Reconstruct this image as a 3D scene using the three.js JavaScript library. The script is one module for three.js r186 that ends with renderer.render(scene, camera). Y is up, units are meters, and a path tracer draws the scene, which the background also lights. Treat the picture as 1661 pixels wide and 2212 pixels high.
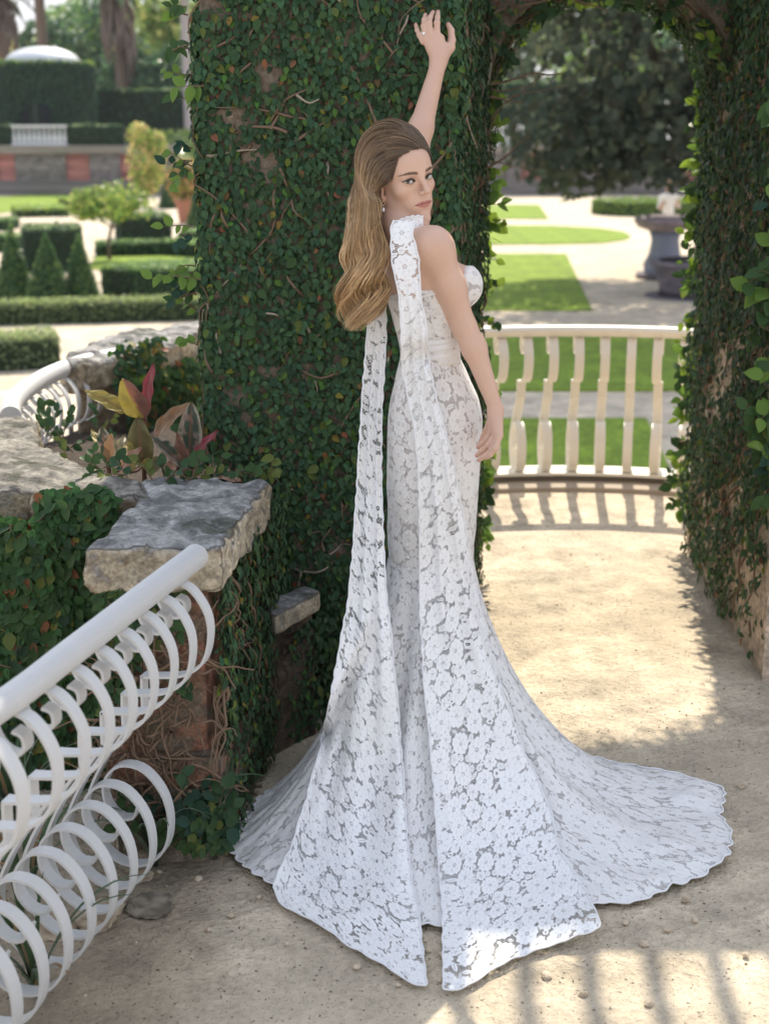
import * as THREE from 'three';
import { mergeGeometries } from 'three/addons/utils/BufferGeometryUtils.js';
import { ImprovedNoise } from 'three/addons/math/ImprovedNoise.js';

// ---------------------------------------------------------------- camera, sky, sun, exposure
const scene = new THREE.Scene();
const TILT = 14.9 * Math.PI / 180, EYE = 1.9, FOCAL = 3072;          // photograph measured on a 1661 x 2212 grid
const camera = new THREE.PerspectiveCamera(2 * Math.atan(1106 / FOCAL) * 180 / Math.PI, 1661 / 2212, 0.05, 900);
camera.position.set(0, EYE, 0);
camera.rotation.set(-TILT, 0, 0);
camera.focus = 3.95;
camera.userData.fStop = 3.0;
const renderer = new THREE.WebGLRenderer({ antialias: true });
renderer.setSize(768, 1024);
renderer.toneMapping = THREE.LinearToneMapping;
renderer.toneMappingExposure = 1.38;
renderer.shadowMap.enabled = true;

const SUN_DIR = new THREE.Vector3(0.1, 0.97, -1).normalize();
{ // a bright hazy blue sky, whiter at the horizon and round the sun
  const W = 256, H = 128, data = new Float32Array(W * H * 4);
  for (let r = 0; r < H; r++) for (let c = 0; c < W; c++) {
    const el = ((r + 0.5) / H - 0.5) * Math.PI, az = ((c + 0.5) / W - 0.5) * 2 * Math.PI;
    const y = Math.sin(el), x = Math.cos(az) * Math.cos(el), z = Math.sin(az) * Math.cos(el);
    const up = Math.max(0, y), hz = Math.exp(-up * 4.0), cs = Math.max(0, x * SUN_DIR.x + y * SUN_DIR.y + z * SUN_DIR.z);
    const glow = 0.5 * Math.pow(cs, 6), i = (r * W + c) * 4;
    const k = 0.86;
    data[i] = k * (0.66 + 0.34 * hz + glow); data[i + 1] = k * (0.755 + 0.225 * hz + glow * 0.95); data[i + 2] = k * (0.95 + 0.01 * hz + glow * 0.85);
    data[i + 3] = 1;
  }
  const sky = new THREE.DataTexture(data, W, H, THREE.RGBAFormat, THREE.FloatType);
  sky.mapping = THREE.EquirectangularReflectionMapping; sky.magFilter = THREE.LinearFilter; sky.needsUpdate = true;
  scene.background = sky; scene.environment = sky;
}
const sun = new THREE.DirectionalLight(new THREE.Color(1, 0.9, 0.74), 4.9);
sun.name = 'sun_light';
sun.position.copy(SUN_DIR).multiplyScalar(60); sun.target.position.set(0, 0, -5);
sun.castShadow = true; sun.shadow.mapSize.set(2048, 2048); sun.shadow.radius = 1;
Object.assign(sun.shadow.camera, { left: -60, right: 60, top: 60, bottom: -40, near: 1, far: 260 });
scene.add(sun, sun.target);

// ---------------------------------------------------------------- helpers
let seed = 20240611;
const rnd = () => { seed |= 0; seed = seed + 0x6D2B79F5 | 0; let t = Math.imul(seed ^ seed >>> 15, 1 | seed); t = t + Math.imul(t ^ t >>> 7, 61 | t) ^ t; return ((t ^ t >>> 14) >>> 0) / 4294967296; };
const rr = (a, b) => a + (b - a) * rnd();
const gauss = () => (rnd() + rnd() + rnd() - 1.5) * 1.15;
const V = (x, y, z) => new THREE.Vector3(x, y, z);
const C = (r, g, b) => new THREE.Color().setRGB(r, g, b);
const clamp = (x, a, b) => Math.min(b, Math.max(a, x)), lerp = (a, b, t) => a + (b - a) * t;
const sstep = (a, b, x) => { const t = clamp((x - a) / (b - a), 0, 1); return t * t * (3 - 2 * t); };
const PN = new ImprovedNoise();
const nz = (x, y, z) => PN.noise(x + 100.13, y + 57.71, z + 31.37);
const fbm = (x, y, z, o = 4) => { let s = 0, a = 0.5; for (let i = 0; i < o; i++) { s += a * nz(x, y, z); x *= 2.03; y *= 2.03; z *= 2.03; a *= 0.5; } return s; };
const pick = (a) => a[Math.floor(rnd() * a.length)];

// photograph pixel -> point at horizontal distance d in front of the camera, or at height h
const ray = (x, y) => { const a = x - 830.5, b = 1106 - y; return V(a, -Math.sin(TILT) * FOCAL + Math.cos(TILT) * b, -Math.cos(TILT) * FOCAL - Math.sin(TILT) * b); };
const atD = (x, y, d) => { const r = ray(x, y); return r.multiplyScalar(d / -r.z).add(V(0, EYE, 0)); };
const atH = (x, y, h) => { const r = ray(x, y); return r.multiplyScalar((h - EYE) / r.y).add(V(0, EYE, 0)); };

const used = new Map();
const numbered = (n) => { const k = used.get(n) ?? 0; used.set(n, k + 1); return k ? `${n}_${String(k).padStart(3, '0')}` : n; };
const shade = (o) => { o.castShadow = true; o.receiveShadow = true; return o; };
function thing(name, label, category, group, pos = [0, 0, 0]) {
  const o = new THREE.Group(); o.name = numbered(name); o.position.set(...pos); scene.add(o);
  o.userData.label = label; o.userData.category = category; if (group) o.userData.group = group;
  return o;
}
function part(name, geo, mat, parent, extra) {
  const m = shade(new THREE.Mesh(geo, mat)); m.name = name; parent.add(m);
  if (extra) Object.assign(m.userData, extra);
  return m;
}
function structure(name, geo, mat) { const m = shade(new THREE.Mesh(geo, mat)); m.name = numbered(name); m.userData.kind = 'structure'; scene.add(m); return m; }
function single(name, geo, mat, label, category, group) { const m = shade(new THREE.Mesh(geo, mat)); m.name = numbered(name); m.userData.label = label; m.userData.category = category; if (group) m.userData.group = group; scene.add(m); return m; }
const merge = (list) => mergeGeometries(list.map((g) => { const h = g.index ? g.toNonIndexed() : g; for (const k of Object.keys(h.attributes)) if (!['position', 'normal', 'uv', 'color'].includes(k)) h.deleteAttribute(k); return h; }), false);
const box = (w, h, d, x = 0, y = 0, z = 0) => new THREE.BoxGeometry(w, h, d).translate(x, y, z);

// grid surface from a function f(u, v) -> {p, uv}
function gridGeo(nu, nv, f, closedU = false) {
  const pos = [], uv = [], idx = [];
  for (let j = 0; j <= nv; j++) for (let i = 0; i <= nu; i++) { const q = f(i / nu, j / nv); pos.push(q.p.x, q.p.y, q.p.z); uv.push(q.u ?? i / nu, q.v ?? j / nv); }
  for (let j = 0; j < nv; j++) for (let i = 0; i < nu; i++) { const a = j * (nu + 1) + i, b = a + 1, c = a + nu + 1, d = c + 1; idx.push(a, c, b, b, c, d); }
  const g = new THREE.BufferGeometry();
  g.setAttribute('position', new THREE.Float32BufferAttribute(pos, 3)); g.setAttribute('uv', new THREE.Float32BufferAttribute(uv, 2)); g.setIndex(idx); g.computeVertexNormals();
  if (closedU) { // the two seam columns share their normals
    const n = g.attributes.normal, a = V(0, 0, 0), b = V(0, 0, 0);
    for (let j = 0; j <= nv; j++) { const i0 = j * (nu + 1), i1 = i0 + nu; a.fromBufferAttribute(n, i0); b.fromBufferAttribute(n, i1); a.add(b).normalize(); n.setXYZ(i0, a.x, a.y, a.z); n.setXYZ(i1, a.x, a.y, a.z); }
  }
  return g;
}
// flat strip (w across, th thick) swept along a 2-D curve in the u-v plane; the strip's width runs along local z
function stripGeo(pts, w, th, n = 40, closedEnds = true) {
  const curve = new THREE.CatmullRomCurve3(pts.map(([u, v]) => V(u, v, 0)), false, 'centripetal');
  const pos = [], idx = [];
  for (let i = 0; i <= n; i++) {
    const p = curve.getPointAt(i / n), t = curve.getTangentAt(i / n), nx = -t.y, ny = t.x;
    for (const [a, b] of [[1, 1], [1, -1], [-1, -1], [-1, 1]]) pos.push(p.x + nx * a * th / 2, p.y + ny * a * th / 2, b * w / 2);
  }
  const quad = (a, b, c, d) => idx.push(a, b, c, a, c, d);
  for (let i = 0; i < n; i++) for (let k = 0; k < 4; k++) { const a = i * 4 + k, b = i * 4 + (k + 1) % 4; quad(a, b, b + 4, a + 4); }
  if (closedEnds) { quad(0, 3, 2, 1); const e = n * 4; quad(e, e + 1, e + 2, e + 3); }
  let g = new THREE.BufferGeometry(); g.setAttribute('position', new THREE.Float32BufferAttribute(pos, 3)); g.setIndex(idx);
  g = g.toNonIndexed();
  // flat across the four faces, smooth along: recompute from faces with averaging along the sweep
  g.computeVertexNormals();
  g.setAttribute('uv', new THREE.Float32BufferAttribute(new Float32Array(g.attributes.position.count * 2), 2));
  return g;
}
const tube = (pts, r, n = 24, k = 8) => new THREE.TubeGeometry(new THREE.CatmullRomCurve3(pts, false, 'centripetal'), n, r, k, false);
// tube whose radius follows rad(t)
function taperTube(pts, rad, n = 20, k = 6, flat = 1) {
  const curve = new THREE.CatmullRomCurve3(pts, false, 'centripetal'), fr = curve.computeFrenetFrames(n, false), pos = [], uv = [], idx = [];
  for (let i = 0; i <= n; i++) {
    const p = curve.getPointAt(i / n), r = rad(i / n), N = fr.normals[i], B = fr.binormals[i];
    for (let j = 0; j <= k; j++) { const a = j / k * 2 * Math.PI, c = Math.cos(a) * r, s = Math.sin(a) * r * flat; pos.push(p.x + N.x * c + B.x * s, p.y + N.y * c + B.y * s, p.z + N.z * c + B.z * s); uv.push(j / k, i / n); }
  }
  for (let i = 0; i < n; i++) for (let j = 0; j < k; j++) { const a = i * (k + 1) + j, b = a + k + 1; idx.push(a, b, a + 1, b, b + 1, a + 1); }
  const g = new THREE.BufferGeometry(); g.setAttribute('position', new THREE.Float32BufferAttribute(pos, 3)); g.setAttribute('uv', new THREE.Float32BufferAttribute(uv, 2)); g.setIndex(idx); g.computeVertexNormals();
  return g;
}
// naive surface nets over a distance function
function surfaceNets(f, lo, hi, cell) {
  const nx = Math.ceil((hi.x - lo.x) / cell) + 1, ny = Math.ceil((hi.y - lo.y) / cell) + 1, nzz = Math.ceil((hi.z - lo.z) / cell) + 1;
  const F = new Float32Array(nx * ny * nzz), I = (i, j, k) => (k * ny + j) * nx + i;
  for (let k = 0; k < nzz; k++) for (let j = 0; j < ny; j++) for (let i = 0; i < nx; i++) F[I(i, j, k)] = f(lo.x + i * cell, lo.y + j * cell, lo.z + k * cell);
  const vid = new Int32Array(nx * ny * nzz).fill(-1), pos = [], idx = [];
  const E = [[0, 1], [2, 3], [4, 5], [6, 7], [0, 2], [1, 3], [4, 6], [5, 7], [0, 4], [1, 5], [2, 6], [3, 7]];
  const v = new Float32Array(8);
  for (let k = 0; k < nzz - 1; k++) for (let j = 0; j < ny - 1; j++) for (let i = 0; i < nx - 1; i++) {
    let m = 0;
    for (let c = 0; c < 8; c++) { v[c] = F[I(i + (c & 1), j + (c >> 1 & 1), k + (c >> 2))]; if (v[c] < 0) m |= 1 << c; }
    if (m === 0 || m === 255) continue;
    let sx = 0, sy = 0, sz = 0, n = 0;
    for (const [a, b] of E) if ((v[a] < 0) !== (v[b] < 0)) { const t = v[a] / (v[a] - v[b]); sx += (a & 1) + t * ((b & 1) - (a & 1)); sy += (a >> 1 & 1) + t * ((b >> 1 & 1) - (a >> 1 & 1)); sz += (a >> 2) + t * ((b >> 2) - (a >> 2)); n++; }
    vid[I(i, j, k)] = pos.length / 3;
    pos.push(lo.x + (i + sx / n) * cell, lo.y + (j + sy / n) * cell, lo.z + (k + sz / n) * cell);
  }
  for (let k = 1; k < nzz - 1; k++) for (let j = 1; j < ny - 1; j++) for (let i = 1; i < nx - 1; i++) {
    const a = F[I(i, j, k)] < 0;
    const q = (p0, p1, p2, p3, flip) => { if (p0 < 0 || p1 < 0 || p2 < 0 || p3 < 0) return; if (flip) idx.push(p0, p2, p1, p0, p3, p2); else idx.push(p0, p1, p2, p0, p2, p3); };
    if (a !== F[I(i + 1, j, k)] < 0) q(vid[I(i, j - 1, k - 1)], vid[I(i, j, k - 1)], vid[I(i, j, k)], vid[I(i, j - 1, k)], !a);
    if (a !== F[I(i, j + 1, k)] < 0) q(vid[I(i - 1, j, k - 1)], vid[I(i - 1, j, k)], vid[I(i, j, k)], vid[I(i, j, k - 1)], !a);
    if (a !== F[I(i, j, k + 1)] < 0) q(vid[I(i - 1, j - 1, k)], vid[I(i, j - 1, k)], vid[I(i, j, k)], vid[I(i - 1, j, k)], !a);
  }
  const g = new THREE.BufferGeometry(); g.setAttribute('position', new THREE.Float32BufferAttribute(pos, 3)); g.setIndex(idx); g.computeVertexNormals();
  const P = g.attributes.position, uv = new Float32Array(P.count * 2), N = g.attributes.normal;
  for (let i = 0; i < P.count; i++) { const ax = Math.abs(N.getX(i)), ay = Math.abs(N.getY(i)), az = Math.abs(N.getZ(i)); if (ay > ax && ay > az) { uv[2 * i] = P.getX(i); uv[2 * i + 1] = P.getZ(i); } else if (ax > az) { uv[2 * i] = P.getZ(i); uv[2 * i + 1] = P.getY(i); } else { uv[2 * i] = P.getX(i); uv[2 * i + 1] = P.getY(i); } }
  g.setAttribute('uv', new THREE.BufferAttribute(uv, 2));
  return g;
}
function paint(g, f) { const P = g.attributes.position, N = g.attributes.normal, a = new Float32Array(P.count * 3), p = V(0, 0, 0), n = V(0, 0, 0); for (let i = 0; i < P.count; i++) { p.fromBufferAttribute(P, i); n.fromBufferAttribute(N, i); const c = f(p, n); a[3 * i] = c[0]; a[3 * i + 1] = c[1]; a[3 * i + 2] = c[2]; } g.setAttribute('color', new THREE.BufferAttribute(a, 3)); return g; }
const mix3 = (a, b, t) => [lerp(a[0], b[0], t), lerp(a[1], b[1], t), lerp(a[2], b[2], t)];
const polyDist = (P, x, z) => { let d = 1e9, s = 1; for (let i = 0, j = P.length - 1; i < P.length; j = i++) { const [ax, az] = P[i], [bx, bz] = P[j], ex = bx - ax, ez = bz - az, wx = x - ax, wz = z - az, t = clamp((wx * ex + wz * ez) / (ex * ex + ez * ez), 0, 1), qx = wx - ex * t, qz = wz - ez * t; d = Math.min(d, qx * qx + qz * qz); const c1 = z >= az, c2 = z < bz, c3 = ex * wz > ez * wx; if ((c1 && c2 && c3) || (!c1 && !c2 && !c3)) s = -s; } return s * Math.sqrt(d); };
// rough stone block: an extruded plan polygon, worn and pitted
function stoneGeo(P, y0, y1, cell, amp, freq = 7, round = 0.02) {
  const xs = P.map((p) => p[0]), zs = P.map((p) => p[1]), m = 0.06, cy = (y0 + y1) / 2, hy = (y1 - y0) / 2;
  return surfaceNets((x, y, z) => {
    const a = polyDist(P, x, z) + round, b = Math.abs(y - cy) - hy + round;
    const d = Math.min(Math.max(a, b), 0) + Math.hypot(Math.max(a, 0), Math.max(b, 0)) - round;
    if (d > 0.045 || d < -0.045) return d;
    return d + amp * (fbm(x * freq, y * freq, z * freq, 4) * 1.6 + 0.35 * Math.max(0, nz(x * 30, y * 30, z * 30) - 0.1));
  }, V(Math.min(...xs) - m, y0 - m, Math.min(...zs) - m), V(Math.max(...xs) + m, y1 + m, Math.max(...zs) + m), cell);
}

// ---------------------------------------------------------------- textures
function dataTex(n, f, srgb = false, rep = 1) {
  const d = new Uint8Array(n * n * 4);
  for (let j = 0; j < n; j++) for (let i = 0; i < n; i++) { const c = f(i / n, j / n, i, j), o = (j * n + i) * 4; d[o] = clamp(c[0], 0, 1) * 255; d[o + 1] = clamp(c[1], 0, 1) * 255; d[o + 2] = clamp(c[2], 0, 1) * 255; d[o + 3] = 255; }
  const t = new THREE.DataTexture(d, n, n, THREE.RGBAFormat); t.wrapS = t.wrapT = THREE.RepeatWrapping; t.magFilter = THREE.LinearFilter; t.minFilter = THREE.LinearFilter; t.repeat.set(rep, rep); if (srgb) t.colorSpace = THREE.SRGBColorSpace; t.needsUpdate = true; return t;
}
// tileable noise: periodic Perlin by blending
const tile = (f) => (u, v) => { u -= Math.floor(u); v -= Math.floor(v); const a = f(u, v); if (u < 0.7 && v < 0.7) return a; const b = f(u - 1, v), c = f(u, v - 1), d = f(u - 1, v - 1), s = sstep(0.7, 1, u), t = sstep(0.7, 1, v); return lerp(lerp(a, b, s), lerp(c, d, s), t); };
const sandNoise = tile((u, v) => fbm(u * 9, v * 9, 0.3, 5)), sandFine = tile((u, v) => fbm(u * 70, v * 70, 4.2, 3));
const speck = new Float32Array(1024 * 1024);
{ // grains, crumbs and specks of dirt lying in the sand
  for (let k = 0; k < 9000; k++) { const x = rnd() * 1024, y = rnd() * 1024, r = rr(0.6, 1.3) + (rnd() < 0.05 ? rr(1, 2.6) : 0), s = rnd() < 0.6 ? -1 : 0.8; for (let j = -4; j <= 4; j++) for (let i = -4; i <= 4; i++) { const w = clamp(1 - Math.hypot(i, j) / r, 0, 1); if (w > 0) { const q = ((Math.floor(y) + j + 1024) % 1024) * 1024 + (Math.floor(x) + i + 1024) % 1024; speck[q] = speck[q] * (1 - w) + s * w; } } }
}
const sandMap = dataTex(1024, (u, v, i, j) => { const n = sandNoise(u, v), f = sandFine(u, v), s = speck[j * 1024 + i]; const k = 0.9 + 0.28 * n + 0.16 * f + (s < 0 ? 0.42 * s : 0.22 * s); return [0.90 * k, 0.84 * k, 0.745 * k]; }, true);
const sandBump = dataTex(1024, (u, v, i, j) => { const k = 0.5 + 0.45 * sandNoise(u, v) + 0.35 * sandFine(u, v) + 0.3 * speck[j * 1024 + i]; return [k, k, k]; });
const stoneN = tile((u, v) => fbm(u * 12, v * 12, 9.1, 5)), stoneF = tile((u, v) => fbm(u * 48, v * 48, 2.1, 3));
const stoneBump = dataTex(512, (u, v) => { const n = stoneN(u, v), f = stoneF(u, v); const k = 0.55 + 0.5 * n + 0.45 * f - 0.5 * Math.max(0, f * 1.6 - 0.25); return [k, k, k]; });
const stoneMap = dataTex(512, (u, v) => { const k = 0.82 + 0.32 * stoneN(u + 0.3, v) + 0.34 * stoneF(u, v + 0.4); return [k, k, k]; }, true);
const leafBump = dataTex(128, (u, v) => { const s = Math.abs(((v * 7 + Math.abs(u - 0.5) * 5) % 1) - 0.5); const k = 0.5 + s * 0.5 - (Math.abs(u - 0.5) < 0.04 ? 0.3 : 0); return [k, k, k]; });
const grassMap = dataTex(512, tileC(3), true);
function tileC(z) { const a = tile((u, v) => fbm(u * 60, v * 60, z, 3)), b = tile((u, v) => fbm(u * 6, v * 6, z + 5, 3)); return (u, v) => { const k = 0.85 + 0.5 * a(u, v) + 0.3 * b(u, v); return [k, k, k]; }; }
const S = (o) => new THREE.MeshStandardMaterial(o), Ph = (o) => new THREE.MeshPhysicalMaterial(o);
const clone = (t, r, s = r) => { const c = t.clone(); c.repeat.set(r, s); c.needsUpdate = true; return c; };
const M = {
  sand: S({ map: clone(sandMap, 1 / 1.3), bumpMap: clone(sandBump, 1 / 1.3), bumpScale: 0.02, roughness: 0.95, color: C(1, 1, 1), vertexColors: true }),
  path: S({ map: clone(sandMap, 1 / 3), roughness: 0.95, color: C(0.9, 0.88, 0.86) }),
  soil: S({ color: C(0.085, 0.06, 0.042), roughness: 1, bumpMap: clone(sandBump, 2), bumpScale: 0.02, map: clone(stoneMap, 3) }),
  stone: S({ vertexColors: true, map: clone(stoneMap, 2.2), bumpMap: clone(stoneBump, 3), bumpScale: 0.006, roughness: 0.92 }),
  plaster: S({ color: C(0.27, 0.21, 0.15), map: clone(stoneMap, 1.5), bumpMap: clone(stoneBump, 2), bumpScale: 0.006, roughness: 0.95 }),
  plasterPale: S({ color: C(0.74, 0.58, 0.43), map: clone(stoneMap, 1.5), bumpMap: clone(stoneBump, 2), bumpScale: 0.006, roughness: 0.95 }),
  curb: S({ color: C(0.66, 0.56, 0.45), map: clone(stoneMap, 1.5), bumpMap: clone(stoneBump, 2), bumpScale: 0.004, roughness: 0.95 }),
  brick: S({ vertexColors: true, map: clone(stoneMap, 4), bumpMap: clone(stoneBump, 5), bumpScale: 0.006, roughness: 0.95 }),
  iron: Ph({ color: C(0.63, 0.63, 0.62), roughness: 0.42, clearcoat: 0.15, clearcoatRoughness: 0.4, bumpMap: clone(stoneBump, 6), bumpScale: 0.0016 }),
  ironCream: Ph({ color: C(0.77, 0.74, 0.66), roughness: 0.5 }),
  leaf: Ph({ color: C(1, 1, 1), roughness: 1, transmission: 0.28, thickness: 0, clearcoat: 0.32, clearcoatRoughness: 0.42, specularIntensity: 0.3 }),
  foliage: Ph({ color: C(1, 1, 1), roughness: 1, transmission: 0.5, thickness: 0, specularIntensity: 0.3, clearcoat: 0.3, clearcoatRoughness: 0.25 }),
  twig: S({ color: C(0.19, 0.125, 0.08), roughness: 0.95 }),
  twigPale: S({ color: C(0.36, 0.29, 0.22), roughness: 0.95 }),
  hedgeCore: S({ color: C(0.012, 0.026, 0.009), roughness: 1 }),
  lawn: S({ color: C(0.25, 0.37, 0.025), map: clone(grassMap, 0.5), roughness: 1 }),
  bark: S({ color: C(0.16, 0.12, 0.09), roughness: 1, bumpMap: clone(stoneBump, 4), bumpScale: 0.02 }),
};
M.sunTint = Ph({ color: C(0.24, 0.36, 0.045), roughness: 1, transmission: 0.5, thickness: 0, clearcoat: 0.3, clearcoatRoughness: 0.4, specularIntensity: 0.3 });  // leaf colour lightened to stand for sun glowing through the rim leaves
M.sunTint2 = M.sunTint.clone(); M.sunTint2.color = C(0.16, 0.28, 0.05);
const leafMats = [[0.028, 0.066, 0.03], [0.02, 0.052, 0.026], [0.038, 0.085, 0.032], [0.05, 0.105, 0.03], [0.026, 0.07, 0.042], [0.12, 0.15, 0.03], [0.16, 0.075, 0.035]].map((c) => { const m = M.leaf.clone(); m.color = C(...c); return m; });

// leaf shapes: base at the origin, tip along +y, face along +z, length 1
function leafGeo(wid, fold, curl, rows = 4) {
  const pos = [], uv = [], idx = [];
  for (let i = 0; i <= rows; i++) {
    const t = i / rows, w = wid * Math.pow(Math.sin(Math.PI * Math.pow(t * 0.97 + 0.03, 0.8)), 0.8) * (1 - 0.12 * t), z = -curl * t * t;
    for (const s of [-1, 0, 1]) { pos.push(s * w * 0.5, t, z + Math.abs(s) * fold * w); uv.push(0.5 + s * 0.5, t); }
  }
  for (let i = 0; i < rows; i++) for (let k = 0; k < 2; k++) { const a = i * 3 + k; idx.push(a, a + 1, a + 3, a + 1, a + 4, a + 3); }
  const g = new THREE.BufferGeometry(); g.setAttribute('position', new THREE.Float32BufferAttribute(pos, 3)); g.setAttribute('uv', new THREE.Float32BufferAttribute(uv, 2)); g.setIndex(idx); g.computeVertexNormals(); return g;
}
const LEAVES = [leafGeo(0.72, 0.16, 0.1), leafGeo(0.62, 0.24, 0.22), leafGeo(0.8, 0.1, -0.08)];
const _m = new THREE.Matrix4(), _x = V(0, 0, 0);
function leafMatrix(p, n, tip, size) { // n face direction, tip direction
  const z = n.clone().normalize(), y = tip.clone().addScaledVector(z, -tip.dot(z)).normalize(); if (!isFinite(y.x)) y.set(0, 1, 0);
  _x.crossVectors(y, z); return new THREE.Matrix4().makeBasis(_x.clone().multiplyScalar(size), y.multiplyScalar(size), z.multiplyScalar(size)).setPosition(p);
}
function instances(name, geo, mat, mats, cols, parent, stuff = true) {
  const im = shade(new THREE.InstancedMesh(geo, mat, mats.length)); im.name = name; mats.forEach((m, i) => { im.setMatrixAt(i, m); im.setColorAt(i, cols[i]); });
  if (stuff) im.userData.kind = 'stuff'; parent.add(im); return im;
}
const vcam = V(0, EYE, 0);
function project(p) { const v = p.clone().sub(vcam), zc = -v.z * Math.cos(TILT) - v.y * Math.sin(TILT), yc = v.y * Math.cos(TILT) - v.z * Math.sin(TILT); return [830.5 + v.x / zc * FOCAL, 1106 - yc / zc * FOCAL, zc]; }
const inFrame = (p, m = 0) => { const [x, y, z] = project(p); return z > 0 && x > -m && x < 1661 + m && y > -m && y < 2212 + m; };

// climbing ivy: leaves scattered over sampled surface points {p, n}
function ivy(o, sample, count, opt = {}) {
  const { size = [0.018, 0.032], thick = 0.05, bare = -0.22, bright = 0.08, singles = 300, freq = 3, palette } = opt;
  const all = [];
  for (let k = 0; k < count; k++) {
    const s = sample(); if (!s) continue;
    const q = fbm(s.p.x * freq, s.p.y * freq, s.p.z * freq, 3); if (q < bare && rnd() < 0.85) continue;
    const depth = Math.pow(rnd(), 0.8) * thick * (0.75 + 0.9 * q), big = lerp(size[0], size[1], rnd()) * (rnd() < 0.06 ? 1.35 : 1);
    const p = s.p.clone().addScaledVector(s.n, depth + 0.004);
    const n = s.n.clone().multiplyScalar(1).add(V(gauss() * 0.36, 0.28 + gauss() * 0.36, gauss() * 0.36)).normalize();
    const tip = V(gauss() * 0.75, -0.75 + gauss() * 0.7, gauss() * 0.75);
    let c; const r = rnd();
    if (palette) c = palette(s, r);
    else if (r < bright * 0.25) c = [rr(0.15, 0.26), rr(0.15, 0.22), 0.03];
    else if (r < bright * 0.4) c = [rr(0.2, 0.3), rr(0.09, 0.13), 0.05];
    else if (r < bright) c = [0.07 + 0.04 * rnd(), 0.15 + 0.06 * rnd(), 0.03];
    else { const k2 = 1.5 * rr(0.65, 1.35) * (1 + 0.5 * q); c = mix3([0.024 * k2, 0.064 * k2, 0.03 * k2], [0.042 * k2, 0.08 * k2, 0.028 * k2], rnd()); }
    all.push({ m: leafMatrix(p, n, tip, big), p, n, big, depth, c });
  }
  // the leaves that show largest become parts of their own
  const rank = all.filter((l) => inFrame(l.p)).map((l) => ({ l, s: l.big * Math.max(0.2, l.n.dot(vcam.clone().sub(l.p).normalize())) / project(l.p)[2] * (0.5 + l.depth / thick) })).sort((a, b) => b.s - a.s).slice(0, singles);
  const own = new Set(rank.map((r) => r.l));
  for (const l of own) { let best = 0, bd = 9; leafMats.forEach((m, i) => { const d = Math.hypot(m.color.r - l.c[0], m.color.g - l.c[1], m.color.b - l.c[2]); if (d < bd) { bd = d; best = i; } }); const me = part('leaf', LEAVES[Math.floor(rnd() * 3)], leafMats[best], o); l.m.decompose(me.position, me.quaternion, me.scale); }
  const rest = all.filter((l) => !own.has(l));
  for (let v = 0; v < 2; v++) { const sub = rest.filter((_, i) => i % 2 === v); if (sub.length) instances('foliage', LEAVES[v === 0 ? 0 : 1], M.leaf, sub.map((l) => l.m), sub.map((l) => C(...l.c)), o); }
  return o;
}
// wandering woody stems on the same surface
function stems(o, starts, len, r, mat, lim) { // lim: Box3 the stems stay inside
  const list = [];
  for (const s of starts) {
    const pts = [], t = s.dir.clone().normalize(); let p = s.p.clone();
    for (let i = 0; i < 7; i++) { pts.push(p.clone().addScaledVector(s.n, 0.006 + (s.k > 1 ? 0.04 : 0.014) * rnd())); t.add(V(gauss() * 0.45, gauss() * 0.35, gauss() * 0.45)).addScaledVector(s.n, -t.dot(s.n)).normalize(); p = p.clone().addScaledVector(t, len * rr(0.7, 1.3) / 6); if (lim) p.clamp(lim.min, lim.max); }
    if (pts[0].distanceTo(pts[6]) > len * 0.25) list.push(taperTube(pts.filter((q, i) => !i || q.distanceTo(pts[i - 1]) > 0.004), (u) => r * (1.1 - 0.7 * u) * (s.k ?? 1), 14, 5));
  }
  return part('stems', merge(list), mat, o);
}
// a short sprig of bigger leaves sticking out of the mass
const sprigSets = [];
function sprig(o, p, dir, len, leaves, size, col) {
  const d = dir.clone().normalize(), pts = [p.clone()], q = p.clone(), dd = d.clone(); for (let i = 0; i < 4; i++) { dd.add(V(gauss() * 0.25, gauss() * 0.25 - 0.05, gauss() * 0.25)).normalize(); q.addScaledVector(dd, len / 4); pts.push(q.clone()); }
  const curve = new THREE.CatmullRomCurve3(pts); const st = taperTube(pts, (u) => 0.0022 * (1.2 - u), 8, 4);
  part('sprig_stem', st, M.twig, o);
  for (let i = 0; i < leaves; i++) { const u = (i + 0.6) / leaves, b = curve.getPoint(u), s = i % 2 ? 1 : -1; const side = V(gauss(), gauss(), gauss()).cross(dd).normalize(); const me = part('leaf', LEAVES[i % 3], col ?? leafMats[3], o); leafMatrix(b, V(gauss() * 0.6, 0.4 + gauss() * 0.3, 0.6 + gauss() * 0.5), side.multiplyScalar(s).addScaledVector(dd, 0.6), size * rr(0.8, 1.2)).decompose(me.position, me.quaternion, me.scale); }
}
const quadSample = (o, u, v, n) => () => ({ p: o.clone().addScaledVector(u, rnd()).addScaledVector(v, rnd()), n: n.clone() });
const anyOf = (list) => { const tot = list.reduce((s, l) => s + l[1], 0); return () => { let r = rnd() * tot; for (const [f, w] of list) { if ((r -= w) <= 0) return f(); } return list[0][0](); }; };

const B3 = (a, b) => new THREE.Box3(V(Math.min(a[0], b[0]), Math.min(a[1], b[1]), Math.min(a[2], b[2])), V(Math.max(a[0], b[0]), Math.max(a[1], b[1]), Math.max(a[2], b[2])));
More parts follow.
